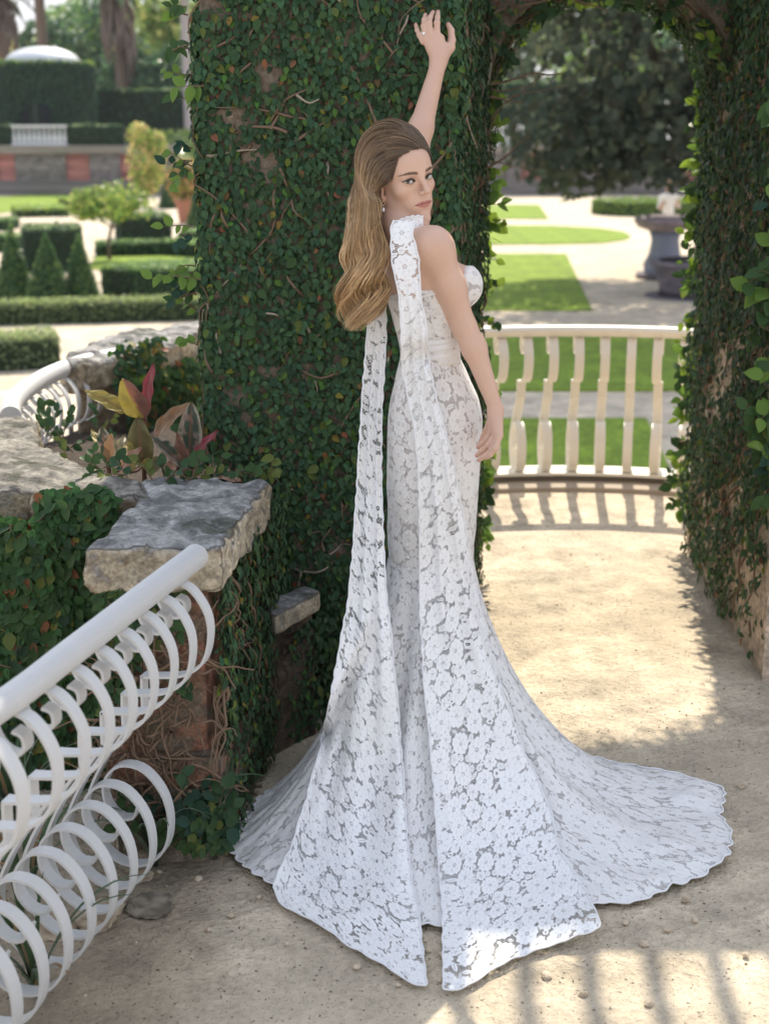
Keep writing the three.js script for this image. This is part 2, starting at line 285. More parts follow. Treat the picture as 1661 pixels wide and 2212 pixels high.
// ---------------------------------------------------------------- terrace ground and the garden level below it
const GARDEN = -1.2;
const railAt = (() => { // balcony railing plan: an arc that bows away from the terrace
  const a = atH(1000, 1024, 0.08), m = atH(1215, 1033, 0.08), b = atH(1440, 1040, 0.08);
  return { a, m, b };
})();
{
  const pos = [], col = [], uv = [], idx = [], n = 150, x0 = -4, x1 = 4.5, z0 = 3, z1 = -7.95;
  for (let j = 0; j <= n; j++) for (let i = 0; i <= n; i++) {
    const x = lerp(x0, x1, i / n), z = lerp(z0, z1, j / n);
    const h = 0.012 * fbm(x * 1.3, z * 1.3, 2.2, 4) * (z > -7.4 ? 1 : 0);
    pos.push(x, h - 0.003, z); uv.push(x, z);
    const q = fbm(x * 0.9, z * 0.9, 7.7, 4), q2 = fbm(x * 4, z * 4, 3.7, 3), k = 0.84 * (1 + 0.25 * q + 0.22 * q2);
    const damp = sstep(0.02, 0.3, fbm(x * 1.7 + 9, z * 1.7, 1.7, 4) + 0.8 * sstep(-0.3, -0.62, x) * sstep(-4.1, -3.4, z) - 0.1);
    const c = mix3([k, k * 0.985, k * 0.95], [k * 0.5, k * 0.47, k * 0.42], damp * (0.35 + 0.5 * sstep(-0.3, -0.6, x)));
    col.push(...c);
  }
  for (let j = 0; j < n; j++) for (let i = 0; i < n; i++) { const a = j * (n + 1) + i, b = a + 1, c = a + n + 1, d = c + 1; idx.push(a, b, c, b, d, c); }
  const g = new THREE.BufferGeometry(); g.setAttribute('position', new THREE.Float32BufferAttribute(pos, 3)); g.setAttribute('color', new THREE.Float32BufferAttribute(col, 3)); g.setAttribute('uv', new THREE.Float32BufferAttribute(uv, 2)); g.setIndex(idx); g.computeVertexNormals();
  structure('terrace_ground', g, M.sand);
  structure('terrace_wall', merge([box(8.5, 1.15, 0.25, 0.25, GARDEN + 0.57, -7.93), box(0.3, 1.15, 12, -4.1, GARDEN + 0.57, -1.9)]), M.plaster);
}
structure('garden_ground', gridGeo(40, 40, (u, v) => { const x = lerp(-130, 130, u), z = lerp(-8.06, -260, v); return { p: V(x, GARDEN, z), u: x, v: z }; }), M.path);

// ---------------------------------------------------------------- the ivy-grown gate: two piers and an arch at the back
const NEARF = -4.56;
const gate = thing('arch_gate', 'tall masonry gate with thick piers and round arch overgrown with creeping leaves', 'archway');
{
  const prism = (P, y0, y1) => { const s = new THREE.Shape(P.map(([x, z]) => new THREE.Vector2(x, -z))); return new THREE.ExtrudeGeometry(s, { depth: y1 - y0, bevelEnabled: true, bevelSize: 0.015, bevelThickness: 0.015, bevelSegments: 2 }).rotateX(-Math.PI / 2).translate(0, y0, 0); };
  const lp = [[-0.545, NEARF], [0.2, NEARF], [0.385, -6.02], [-0.6, -6.02]];
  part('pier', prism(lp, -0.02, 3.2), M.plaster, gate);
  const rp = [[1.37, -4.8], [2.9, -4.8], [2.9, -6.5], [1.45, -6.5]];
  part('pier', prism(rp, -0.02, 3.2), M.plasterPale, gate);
  const sh = new THREE.Shape(); sh.moveTo(0.2, 1.6); sh.lineTo(0.385, 1.6);
  sh.lineTo(0.40, 1.95); sh.bezierCurveTo(0.42, 2.25, 0.52, 2.48, 0.92, 2.50); sh.bezierCurveTo(1.26, 2.48, 1.42, 2.3, 1.45, 1.95); sh.lineTo(1.45, 1.6); sh.lineTo(1.7, 1.6); sh.lineTo(1.7, 3.2); sh.lineTo(0.2, 3.2);
  const ring = new THREE.ExtrudeGeometry(sh, { depth: 0.5, bevelEnabled: false, curveSegments: 16 }).translate(0, 0, -6.49);
  part('arch', ring, M.plaster, gate);
  part('parapet_base', box(2.2, 0.12, 0.4, 0.95, 3.262, -6.26), M.plaster, gate);
}
// ---------------------------------------------------------------- railings: flat bars bent into double scrolls
const UP_SCROLL = [[0, 0.845], [0.04, 0.825], [0.078, 0.765], [0.082, 0.70], [0.06, 0.635], [0.01, 0.602], [-0.05, 0.592], [-0.098, 0.588]];
const DROP = [[-0.098, 0.592], [-0.1, 0.55], [-0.1, 0.492]];
const LOW_SCROLL = [[-0.098, 0.508], [-0.16, 0.425], [-0.232, 0.317], [-0.268, 0.216], [-0.245, 0.119], [-0.185, 0.065], [-0.115, 0.066], [-0.06, 0.115], [-0.042, 0.194], [-0.06, 0.276], [-0.115, 0.335], [-0.175, 0.337], [-0.216, 0.291], [-0.215, 0.229], [-0.178, 0.191], [-0.14, 0.197], [-0.128, 0.227]];
const CURL = [[-0.045, 0.845], [-0.048, 0.80], [-0.03, 0.765], [0.0, 0.752], [0.022, 0.768], [0.02, 0.795], [0.0, 0.803]];
const slim = { up: stripGeo(UP_SCROLL, 0.036, 0.0065, 36), drop: stripGeo(DROP, 0.036, 0.0065, 4), low: stripGeo(LOW_SCROLL, 0.036, 0.0065, 72), curl: stripGeo(CURL, 0.034, 0.007, 26) };
const balusterGeo = { up: stripGeo(UP_SCROLL, 0.05, 0.009, 36), drop: stripGeo(DROP, 0.05, 0.009, 4), low: stripGeo(LOW_SCROLL, 0.05, 0.009, 72), curl: stripGeo(CURL, 0.05, 0.007, 26) };
function baluster(parent, p, yaw, mat, balusterGeo) { // u axis = local +x turned by yaw
  const g = new THREE.Group(); g.name = 'baluster'; g.position.copy(p); g.rotation.y = yaw; parent.add(g);
  part('upper_scroll', balusterGeo.up, mat, g); part('step', balusterGeo.drop, mat, g); part('lower_scroll', balusterGeo.low, mat, g); part('curl', balusterGeo.curl, mat, g);
  return g;
}
// plan: curve of points at ground level; sideSign: which side of the running direction the scrolls bulge to
function railing(name, label, plan, mat, { first = 0.08, gap = 0.14, side = 1, radius = 0.033, flatTop = false, count = 99, base = true, y = 0, railH = 0.868, thin = !flatTop } = {}) {
  const o = thing(name, label, 'railing', null, [0, y, 0]);
  const c = new THREE.CatmullRomCurve3(plan.map((p) => V(p.x, 0, p.z)), false, 'centripetal'), L = c.getLength();
  if (flatTop) { // moulded bar: a flat strip with a rounded nose and a bead under it
    const pr = new THREE.Shape(); pr.moveTo(-0.045, 0); pr.lineTo(0.045, 0); pr.quadraticCurveTo(0.058, 0.018, 0.045, 0.034); pr.quadraticCurveTo(0, 0.046, -0.045, 0.034); pr.quadraticCurveTo(-0.058, 0.018, -0.045, 0);
    const sweep = (prof, h) => new THREE.ExtrudeGeometry(prof, { steps: 40, extrudePath: new THREE.CatmullRomCurve3(plan.map((p) => V(p.x, h, p.z)), false, 'centripetal') });
    void sweep;
    part('handrail', sweepFlat(c, [[-0.052, 0.868], [-0.058, 0.882], [-0.045, 0.899], [0, 0.904], [0.045, 0.899], [0.058, 0.882], [0.052, 0.868], [0.034, 0.862], [0.03, 0.846], [-0.03, 0.846], [-0.034, 0.862]], 48), mat, o);
  } else {
    const r0 = taperTube(plan.map((p) => V(p.x, railH, p.z)), (u) => radius * (1 - (name === 'near_railing' ? 0.16 * u : 0)), 60, 14);
    part('handrail', r0, mat, o);
    const tEnd = [c.getPoint(0), c.getPoint(1)]; tEnd.forEach((p, i) => { const t = c.getTangent(i), cap = new THREE.CircleGeometry(radius, 14); const m = part('rail_end', cap, mat, o); m.position.set(p.x, railH, p.z); m.lookAt(p.x + t.x * (i ? 1 : -1), railH, p.z + t.z * (i ? 1 : -1)); });
  }
  if (base) part('base_bar', sweepFlat(c, [[-0.25, 0.055], [-0.25, 0.07], [-0.06, 0.07], [-0.06, 0.055]].map(([a, b]) => [side * a, b]), 48), mat, o);
  let k = 0;
  for (let s = first; s < L - 0.02 && k < count; s += gap, k++) { const p = c.getPointAt(s / L), t = c.getTangentAt(s / L); const u = V(-t.z, 0, t.x).multiplyScalar(side); baluster(o, V(p.x, 0, p.z), Math.atan2(-u.z, u.x), mat, thin ? slim : balusterGeo); }
  return o;
}
function sweepFlat(c, prof, n) { // closed profile [u, v] swept along a plan curve
  const pos = [], idx = [], k = prof.length;
  for (let i = 0; i <= n; i++) { const p = c.getPointAt(i / n), t = c.getTangentAt(i / n); for (const [u, v] of prof) pos.push(p.x - t.z * u, v, p.z + t.x * u); }
  for (let i = 0; i < n; i++) for (let j = 0; j < k; j++) { const a = i * k + j, b = i * k + (j + 1) % k; idx.push(a, b, a + k, b, b + k, a + k); }
  for (let j = 1; j < k - 1; j++) { idx.push(0, j + 1, j); const e = n * k; idx.push(e, e + j, e + j + 1); }
  let g = new THREE.BufferGeometry(); g.setAttribute('position', new THREE.Float32BufferAttribute(pos, 3)); g.setIndex(idx); g = g.toNonIndexed(); g.computeVertexNormals(); g.setAttribute('uv', new THREE.Float32BufferAttribute(new Float32Array(g.attributes.position.count * 2), 2)); return g;
}
// balcony railing seen through the arch
{
  const P = [atH(930, 1012, 0.06), atH(1050, 1024, 0.06), atH(1215, 1031, 0.06), atH(1380, 1034, 0.06), atH(1500, 1033, 0.06)];
  // an arc bowing outwards: the middle lies farthest
  const mid = P[2]; const plan = []; for (let i = 0; i <= 8; i++) { const a = lerp(-0.56, 0.5, i / 8), R = 1.75; plan.push(V(mid.x + R * Math.sin(a), 0, mid.z + R * (1 - Math.cos(a)) * 0.9 - 0.0)); }
  const curb = new THREE.CatmullRomCurve3(plan.map((p) => V(p.x, 0, p.z)));
  structure('balcony_curb', sweepFlat(curb, [[0.08, -0.05], [0.08, 0.022], [-0.27, 0.022], [-0.27, -0.05]], 40), M.curb);
  railing('balcony_railing', 'cream metal balcony railing of bent flat bars seen through the arch', plan, M.ironCream, { first: 0.035, gap: 0.1425, side: 1, flatTop: true });
}
// the same railing on top of the arch, out of frame: its bars cast the striped shade in front of the arch
railing('roof_railing', 'metal railing of bent bars along the top of the arch', [V(-0.1, 0, -6.24), V(0.6, 0, -6.27), V(1.3, 0, -6.27), V(2.1, 0, -6.24)], M.ironCream, { first: 0.07, gap: 0.15, side: 1, flatTop: true, y: 3.26 });

// ---------------------------------------------------------------- near left: pedestal, planter walls and their stone caps
const CAPH = 0.9;
const grey = (p, n) => { const q = fbm(p.x * 6, p.y * 6, p.z * 6, 4), q2 = fbm(p.x * 23, p.y * 23, p.z * 23, 3); const top = sstep(0.35, 0.75, Math.abs(n.y) + 0.5 * q);
  const lich = mix3([0.25, 0.243, 0.232], [0.49, 0.475, 0.45], sstep(-0.2, 0.2, q + q2)), buff = mix3([0.70, 0.60, 0.44], [0.36, 0.28, 0.185], sstep(-0.05, 0.32, q2 + q * 0.6));
  let c = mix3(buff, lich, n.y > 0.2 ? top : 0.12 * top); if (q2 > 0.2) c = mix3(c, [0.5, 0.49, 0.46], 0.6); if (q < -0.22 && n.y > 0.2) c = mix3(c, [0.06, 0.07, 0.03], 0.55); return c; };
const hp = (x, y, h = CAPH) => { const p = atH(x, y, h); return [p.x, p.z]; };
const pedestal = thing('stone_pedestal', 'ivy covered masonry pedestal under a projecting grey coral stone cap', 'pedestal');
const pedCap = [hp(182, 1181), hp(330, 1183), hp(477, 1177), hp(530, 1110), hp(585, 1036), hp(430, 1030), hp(300, 1030), hp(318, 1066)];
part('cap_stone', paint(stoneGeo(pedCap, CAPH - 0.125, CAPH, 0.0078, 0.02, 13, 0.022), grey), M.stone, pedestal);
const pA = [pedCap[0][0] + 0.03, pedCap[0][1] - 0.05], pB = [pedCap[2][0] - 0.04, pedCap[2][1] - 0.05];
{
  const body = [pA, pB, [pedCap[4][0] - 0.03, pedCap[4][1] - 0.12], [pedCap[4][0] - 0.02, NEARF + 0.02], [pA[0] + 0.12, -4.3]];
  const wallCol = (p) => { const q = fbm(p.x * 5, p.y * 5, p.z * 5, 4), q2 = fbm(p.x * 16, p.y * 16, p.z * 16, 3); let c = mix3([0.47, 0.22, 0.14], [0.30, 0.24, 0.17], sstep(-0.08, 0.14, q + 0.5 * q2 - 0.05 + 0.5 * sstep(0.34, 0.2, p.y))); if (q2 < -0.16) c = mix3(c, [0.1, 0.075, 0.05], 0.7); return c; };
  part('wall', paint(stoneGeo(body, 0.3, CAPH - 0.1, 0.017, 0.018, 6, 0.02), wallCol), M.brick, pedestal);
  const out = (k) => body.map(([x, z], i) => { const cx = (pA[0] + pB[0]) / 2, cz = pA[1] - 0.3; const d = Math.hypot(x - cx, z - cz); return i < 3 ? [x + (x - cx) / d * k, z + Math.max(0, (z - cz) / d) * k] : [x, z]; });
  part('base_moulding', paint(stoneGeo(out(0.035), 0.22, 0.32, 0.014, 0.015, 7, 0.03), (p) => { const q2 = fbm(p.x * 9, p.y * 9, p.z * 9, 3); return mix3([0.47, 0.235, 0.15], [0.26, 0.2, 0.14], sstep(-0.1, 0.25, q2)); }), M.brick, pedestal);
  part('base_stone', paint(stoneGeo(out(0.01), -0.06, 0.23, 0.015, 0.024, 6, 0.03), (p) => { const q = fbm(p.x * 9, p.y * 9, p.z * 9, 4); return mix3([0.40, 0.33, 0.24], [0.16, 0.13, 0.085], sstep(-0.2, 0.25, q)); }), M.brick, pedestal);
}
// planter wall running left from the pedestal and curving back to the far railing
const planter = thing('planter_wall', 'low ivy covered planter wall with weathered stone cap left of the pedestal', 'wall');
{
  const cap = [hp(318, 1062), hp(250, 1075), hp(100, 1078), hp(60, 1052), hp(-120, 1062), hp(-200, 905), hp(0, 893), hp(86, 903), hp(96, 955), hp(150, 985), hp(250, 1022), hp(300, 1027)];
  part('cap_stone', paint(stoneGeo(cap, CAPH - 0.12, CAPH - 0.004, 0.01, 0.022, 11, 0.025), (p, n) => grey(p, n).map((v, i) => v * [0.78, 0.74, 0.66][i])), M.stone, planter);
  const fa = cap[1], fb = cap[4];
  const wall = [[pA[0] + 0.02, cap[0][1] - 0.06], [cap[2][0], cap[2][1] - 0.05], [fb[0], fb[1] - 0.05], [cap[5][0], cap[5][1] + 0.05], [cap[7][0] - 0.06, cap[7][1] + 0.1], [cap[9][0] - 0.02, cap[9][1] + 0.02], [cap[11][0], cap[11][1] + 0.03]];
  part('wall', paint(stoneGeo(wall, -0.05, CAPH - 0.1, 0.022, 0.015, 6, 0.02), (p) => { const q = fbm(p.x * 6, p.y * 6, p.z * 6, 4); return mix3([0.36, 0.19, 0.13], [0.17, 0.13, 0.09], sstep(-0.2, 0.2, q)); }), M.brick, planter);
  planter.userData.front = [wall[0], wall[1], wall[2]];
}
// planter wall at the back that meets the gate
const backWall = thing('back_wall', 'sunlit stone capped planter wall between the far left railing and the gate', 'wall');
{
  const cap = [hp(250, 768), hp(436, 716), hp(452, 690), hp(232, 720), hp(128, 772), hp(140, 786)];
  part('cap_stone', paint(stoneGeo(cap, CAPH - 0.15, CAPH, 0.013, 0.028, 9, 0.03), grey), M.stone, backWall);
  const w = [[cap[0][0] + 0.02, cap[0][1] - 0.06], [cap[1][0] + 0.05, cap[1][1] - 0.05], [cap[2][0] + 0.05, cap[2][1]], [cap[3][0], cap[3][1] + 0.05], [cap[4][0] + 0.06, cap[4][1] - 0.03]];
  part('wall', paint(stoneGeo(w, -0.05, CAPH - 0.12, 0.022, 0.015, 6, 0.02), (p) => { const q = fbm(p.x * 6, p.y * 6, p.z * 6, 4); return mix3([0.42, 0.34, 0.24], [0.2, 0.15, 0.1], sstep(-0.2, 0.2, q)); }), M.brick, backWall);
}
// planter soil
structure('planter_soil', gridGeo(24, 24, (u, v) => { const x = lerp(-1.5, -0.36, u), z = lerp(-4.0, -6.9, v); return { p: V(x, lerp(0.78, 0.5, v) + 0.05 * fbm(x * 4, z * 4, 1, 3), z), u: x, v: z }; }), M.soil);
// low stone step between pedestal and gate
{
  const s = [hp(560, 1296, 0.5), hp(660, 1262, 0.5), hp(678, 1276, 0.5), hp(592, 1332, 0.5)];
  const st = thing('ledge_stone', 'small grey stone ledge low in the shade between the pedestal and the gown', 'stone');
  part('slab', paint(stoneGeo([[s[0][0], s[0][1]], [s[1][0], s[1][1]], [s[2][0] + 0.02, s[2][1]], [s[3][0], s[3][1]]], 0.43, 0.5, 0.008, 0.008, 12, 0.012), grey), M.stone, st);
  part('base', paint(stoneGeo([[s[0][0] - 0.1, s[0][1] - 0.05], [s[1][0] + 0.02, s[1][1]], [s[2][0], s[2][1] - 0.03], [s[3][0] - 0.1, s[3][1] - 0.02]], -0.05, 0.435, 0.016, 0.02, 7, 0.02), (p) => { const q = fbm(p.x * 9, p.y * 9, p.z * 9, 3); return mix3([0.2, 0.15, 0.1], [0.1, 0.07, 0.05], sstep(-0.2, 0.2, q)); }), M.brick, st);
}
// near left railing
{
  const R = (x, y) => { const p = atH(x, y, 0.868); return V(p.x, 0, p.z); };
  const a = R(415, 1209), b = R(300, 1297), c = R(160, 1405), d = R(0, 1527);
  const e = d.clone().addScaledVector(d.clone().sub(c).normalize(), 0.5).add(V(-0.06, 0, 0));
  const plan = [a.clone().add(a.clone().sub(b).normalize().multiplyScalar(0.03)), b, c, d, e];
  railing('near_railing', 'white metal railing of bent scroll bars in the left foreground below the pedestal', plan, M.iron, { first: 0.13, gap: 0.118, side: -1, count: 13, base: false });
}
// far left railing round the planter
{
  const R = (x, y) => { const p = atH(x, y, 0.868); return V(p.x, 0, p.z); };
  railing('far_railing', 'curved white metal railing behind the broad leaved plants on the left', [R(250, 770), R(180, 784), R(118, 806), R(62, 838), R(28, 872), R(24, 900)], M.iron, { first: 0.09, gap: 0.125, side: -1, radius: 0.04, y: 0, base: false });
}

{ // grit and crumbs lying on the sand
  const g = new THREE.IcosahedronGeometry(1, 0), ms = [], cs = [];
  for (let i = 0; i < 9000; i++) { const z = -rr(2.3, 7.2), x = rr(-1.1, 1.9), r = rr(0.0009, 0.0024) * (rnd() < 0.05 ? 2 : 1), e = new THREE.Matrix4().makeRotationFromEuler(new THREE.Euler(rnd() * 6, rnd() * 6, rnd() * 6)); if (fbm(x * 2, z * 2, 3, 3) < -0.05 && rnd() < 0.7) continue; e.scale(V(r, r * 0.7, r * 1.2)); e.setPosition(x, 0.012 * fbm(x * 1.3, z * 1.3, 2.2, 4) - 0.002, z); ms.push(e); const k = rr(0.5, 1.1); cs.push(rnd() < 0.5 ? C(0.2 * k, 0.16 * k, 0.11 * k) : C(0.6 * k, 0.52 * k, 0.4 * k)); }
  const im = shade(new THREE.InstancedMesh(g, S({ roughness: 1 }), ms.length)); im.name = 'gravel'; ms.forEach((m, i) => { im.setMatrixAt(i, m); im.setColorAt(i, cs[i]); }); im.userData.kind = 'stuff'; im.userData.label = 'fine grit and crumbs of dirt scattered over the sandy terrace'; im.userData.category = 'gravel'; scene.add(im);
}
// ---------------------------------------------------------------- creeping fig on the masonry
const stemStarts = (f, n, dir = () => V(gauss(), gauss() * 1.4, gauss()), k = () => rr(0.6, 1.5)) => Array.from({ length: n }, () => { const s = f(); return { p: s.p, n: s.n, dir: dir(), k: k() }; });
{
  const o = thing('pier_ivy', 'dense dark creeping fig covering the left pier of the arch behind the lace gown', 'climbing plant');
  const front = quadSample(V(-0.565, 0.0, NEARF), V(0.785, 0, 0), V(0, 2.75, 0), V(0, 0, 1));
  const left = quadSample(V(-0.55, 0.2, NEARF), V(-0.05, 0, -1.45), V(0, 2.5, 0), V(-1, 0, 0.05));
  const edgeL = () => { const a = rr(0, Math.PI / 2), y = rr(0.3, 2.75); return { p: V(-0.55, y, NEARF - 0.02), n: V(-Math.cos(a), 0, Math.sin(a)) }; };
  const edgeR = () => { const a = rr(0, Math.PI / 2), y = rr(0, 2.75); return { p: V(0.2, y, NEARF - 0.01), n: V(Math.cos(a), 0, Math.sin(a)) }; };
  ivy(o, anyOf([[front, 2.2], [edgeL, 0.35], [edgeR, 0.35], [left, 0.3]]), 27000, { thick: 0.055, bare: -0.24, freq: 3.8 });
  stems(o, stemStarts(anyOf([[front, 3], [edgeR, 1]]), 210), 0.26, 0.0036, M.twig, B3([-0.59, 0, -5], [0.2, 2.7, -4.4]));
  const o2 = stems(o, stemStarts(front, 70), 0.16, 0.0034, M.twigPale, B3([-0.58, 0, -5], [0.18, 2.7, -4.4])); o2.name = 'dry_stems';
  for (let i = 0; i < 26; i++) { const y = rr(0.95, 2.6); sprig(o, V(-0.6, y, NEARF + rr(-0.05, 0.03)), V(-1, rr(-0.2, 0.6), rr(-0.2, 0.6)), rr(0.05, 0.11), 4, 0.036, pick([leafMats[3], M.sunTint2, leafMats[4]])); }
  { const p = atD(440, 605, 4.52); sprig(o, p, V(-1, 0.15, 0.2), 0.17, 9, 0.04, M.sunTint2); const q = atD(440, 185, 4.52); sprig(o, q, V(-1, 0.1, 0.3), 0.09, 4, 0.055, M.sunTint2); }
  const jamb = () => { const t = rnd(), y = rr(0, 2.7); return { p: V(lerp(0.2, 0.385, t), y, lerp(NEARF, -6.02, t)), n: V(0.99, 0, 0.12) }; };
  const o3 = thing('jamb_ivy', 'shaded tangle of creeping fig on the inner side of the left pier', 'climbing plant');
  ivy(o3, jamb, 15000, { thick: 0.06, bare: -0.2, freq: 3.5, bright: 0.05 });
  stems(o3, stemStarts(jamb, 190, () => V(gauss() * 0.1, -1 + gauss() * 0.6, gauss() * 0.6)), 0.3, 0.004, M.twig, B3([0, 0, -6], [0.45, 2.7, -4.6]));
  const dry = stems(o3, stemStarts(jamb, 10, () => V(0.05, -1, -0.1)), 0.4, 0.0035, M.twigPale, B3([0, 0, -5.9], [0.45, 2.7, -4.7])); dry.name = 'hanging_stem';
  for (let i = 0; i < 46; i++) { const y = rr(0.1, 2.1), e = V(0.4, y, -6.02); sprig(o3, e, V(1, rr(-0.5, 0.5), rr(-0.3, 0.3)), rr(0.04, 0.1), 3 + Math.floor(rnd() * 3), rr(0.04, 0.065), pick([M.sunTint, M.sunTint2, leafMats[3]])); }
}
{ // arch crown and spandrels
  const o = thing('arch_ivy', 'creeping fig hanging round the crown of the arch, bright where the sun comes through', 'climbing plant');
  const cv = new THREE.CurvePath(); cv.add(new THREE.LineCurve3(V(0.385, 1.7, 0), V(0.40, 1.95, 0))); cv.add(new THREE.CubicBezierCurve3(V(0.4, 1.95, 0), V(0.42, 2.25, 0), V(0.52, 2.48, 0), V(0.92, 2.5, 0))); cv.add(new THREE.CubicBezierCurve3(V(0.92, 2.5, 0), V(1.26, 2.48, 0), V(1.42, 2.3, 0), V(1.45, 1.95, 0))); cv.add(new THREE.LineCurve3(V(1.45, 1.95, 0), V(1.45, 1.5, 0)));
  const soffit = () => { const t = rr(0.001, 0.999), p = cv.getPoint(t), a = cv.getPoint(Math.min(1, t + 0.01)), b = cv.getPoint(Math.max(0, t - 0.01)), tg = a.sub(b).normalize(); return { p: p.setZ(rr(-6.5, -5.97)), n: V(tg.y, -tg.x, 0) }; };
  const face = () => { for (let i = 0; i < 20; i++) { const x = rr(0.2, 1.7), y = rr(1.6, 3.1); const t = clamp((x - 0.385) / 1.06, 0, 1), h = 1.95 + 0.55 * Math.pow(Math.max(0, 1 - Math.pow(Math.abs(t * 2 - 1), 3)), 0.5); if (y > h || x < 0.385 || x > 1.45) return { p: V(x, y, -5.98), n: V(0, 0, 1) }; } return null; };
  const rim = () => { const s = soffit(); s.p.z = rr(-6.55, -6.4); s.n.add(V(0, 0, -0.8)).normalize(); return s; };
  ivy(o, anyOf([[soffit, 1.6], [face, 1.6], [rim, 0.7]]), 8500, { thick: 0.08, bare: -0.16, bright: 0.12 });
  stems(o, stemStarts(anyOf([[soffit, 1], [face, 1]]), 120, () => V(1, gauss() * 0.5, gauss())), 0.35, 0.0045, M.twig, B3([0.25, 1.6, -6.5], [1.6, 3, -5.9]));
  for (let i = 0; i < 60; i++) { const t = rr(0.12, 0.93), p = cv.getPoint(t); p.z = pick([-6.5, -6.45, -6.0]); sprig(o, p, V(0.95 - p.x, -0.6, gauss() * 0.3), rr(0.04, 0.11), 3 + Math.floor(rnd() * 3), rr(0.04, 0.062), pick([M.sunTint, M.sunTint2, leafMats[3], leafMats[2]])); }
  // upper corner of the left pier where the arch springs towards the viewer: a thick woody branch
  const sp = (x, y, d) => atD(x, y, d);
  const br = [[[1000, 205, 4.66], [996, 260, 4.72], [990, 320, 4.75], [985, 400, 4.78]], [[1002, 208, 4.66], [1012, 270, 4.8], [1030, 320, 4.9]], [[985, 200, 4.66], [1000, 185, 4.68], [1010, 215, 4.7]], [[640, 205, 4.5], [668, 222, 4.5], [690, 214, 4.5]]];
  part('branches', merge(br.map((b, i) => taperTube(b.map((q) => sp(...q)), (u) => (i ? 0.004 : 0.006) * (1.1 - 0.6 * u), 20, 6))), M.twigPale, o);
}
{ // right pier
  const o = thing('right_pier_ivy', 'creeping fig with patches of bare plaster on the right pier of the arch', 'climbing plant');
  const jamb = () => { const t = rnd(), y = Math.pow(rnd(), 0.85) * 2.7 + 0.05; if (y < 0.42 && t < 0.28 && rnd() < 0.8) return null; return { p: V(lerp(1.37, 1.45, t), y, lerp(-4.8, -6.5, t)), n: V(-1, 0, 0.05) }; };
  ivy(o, jamb, 13500, { thick: 0.075, bare: -0.16, bright: 0.14, freq: 3, size: [0.022, 0.042] });
  stems(o, stemStarts(() => jamb() ?? { p: V(1.4, 1, -5.5), n: V(-1, 0, 0) }, 150, () => V(gauss() * 0.3, -1 + gauss() * 0.7, gauss())), 0.4, 0.0045, M.twig, B3([1.25, 0.05, -6.5], [1.5, 2.8, -4.85]));
  for (let i = 0; i < 80; i++) { const y = rr(0.15, 2.2); sprig(o, V(1.44, y, rr(-6.56, -6.48)), V(-1, rr(-0.5, 0.4), rr(-0.5, 0.2)), rr(0.04, 0.11), 3 + Math.floor(rnd() * 3), rr(0.035, 0.06), pick([M.sunTint, M.sunTint2, leafMats[3]])); }
  const p = thing('corner_vine', 'larger leaved vine with bare woody stems on the near corner of the right pier', 'climbing plant');
  const corner = () => { const a = rr(-0.2, 1.7), y = rr(0.75, 2.35); return { p: V(1.37 + (a > 1 ? rr(0, 0.3) : 0), y, -4.8 - (a < 0.3 ? rr(0, 0.25) : 0)), n: V(-Math.cos(a), 0, Math.sin(a)) }; };
  ivy(p, corner, 1500, { thick: 0.1, bare: -0.14, bright: 0.22, size: [0.032, 0.058], singles: 260 });
  stems(p, stemStarts(corner, 14, () => V(gauss() * 0.3, 1 + gauss() * 0.5, gauss() * 0.4)), 0.6, 0.0045, M.twigPale, B3([1.27, 0.3, -5.1], [1.8, 2.8, -4.7]));
  for (let i = 0; i < 34; i++) { const y = rr(0.45, 2.3); sprig(p, V(1.35, y, -4.8), V(-0.8, rr(-0.4, 0.6), rr(-0.1, 0.9)), rr(0.07, 0.16), 4 + Math.floor(rnd() * 3), rr(0.05, 0.075), pick([leafMats[3], M.sunTint2, leafMats[3], leafMats[4]])); }
}
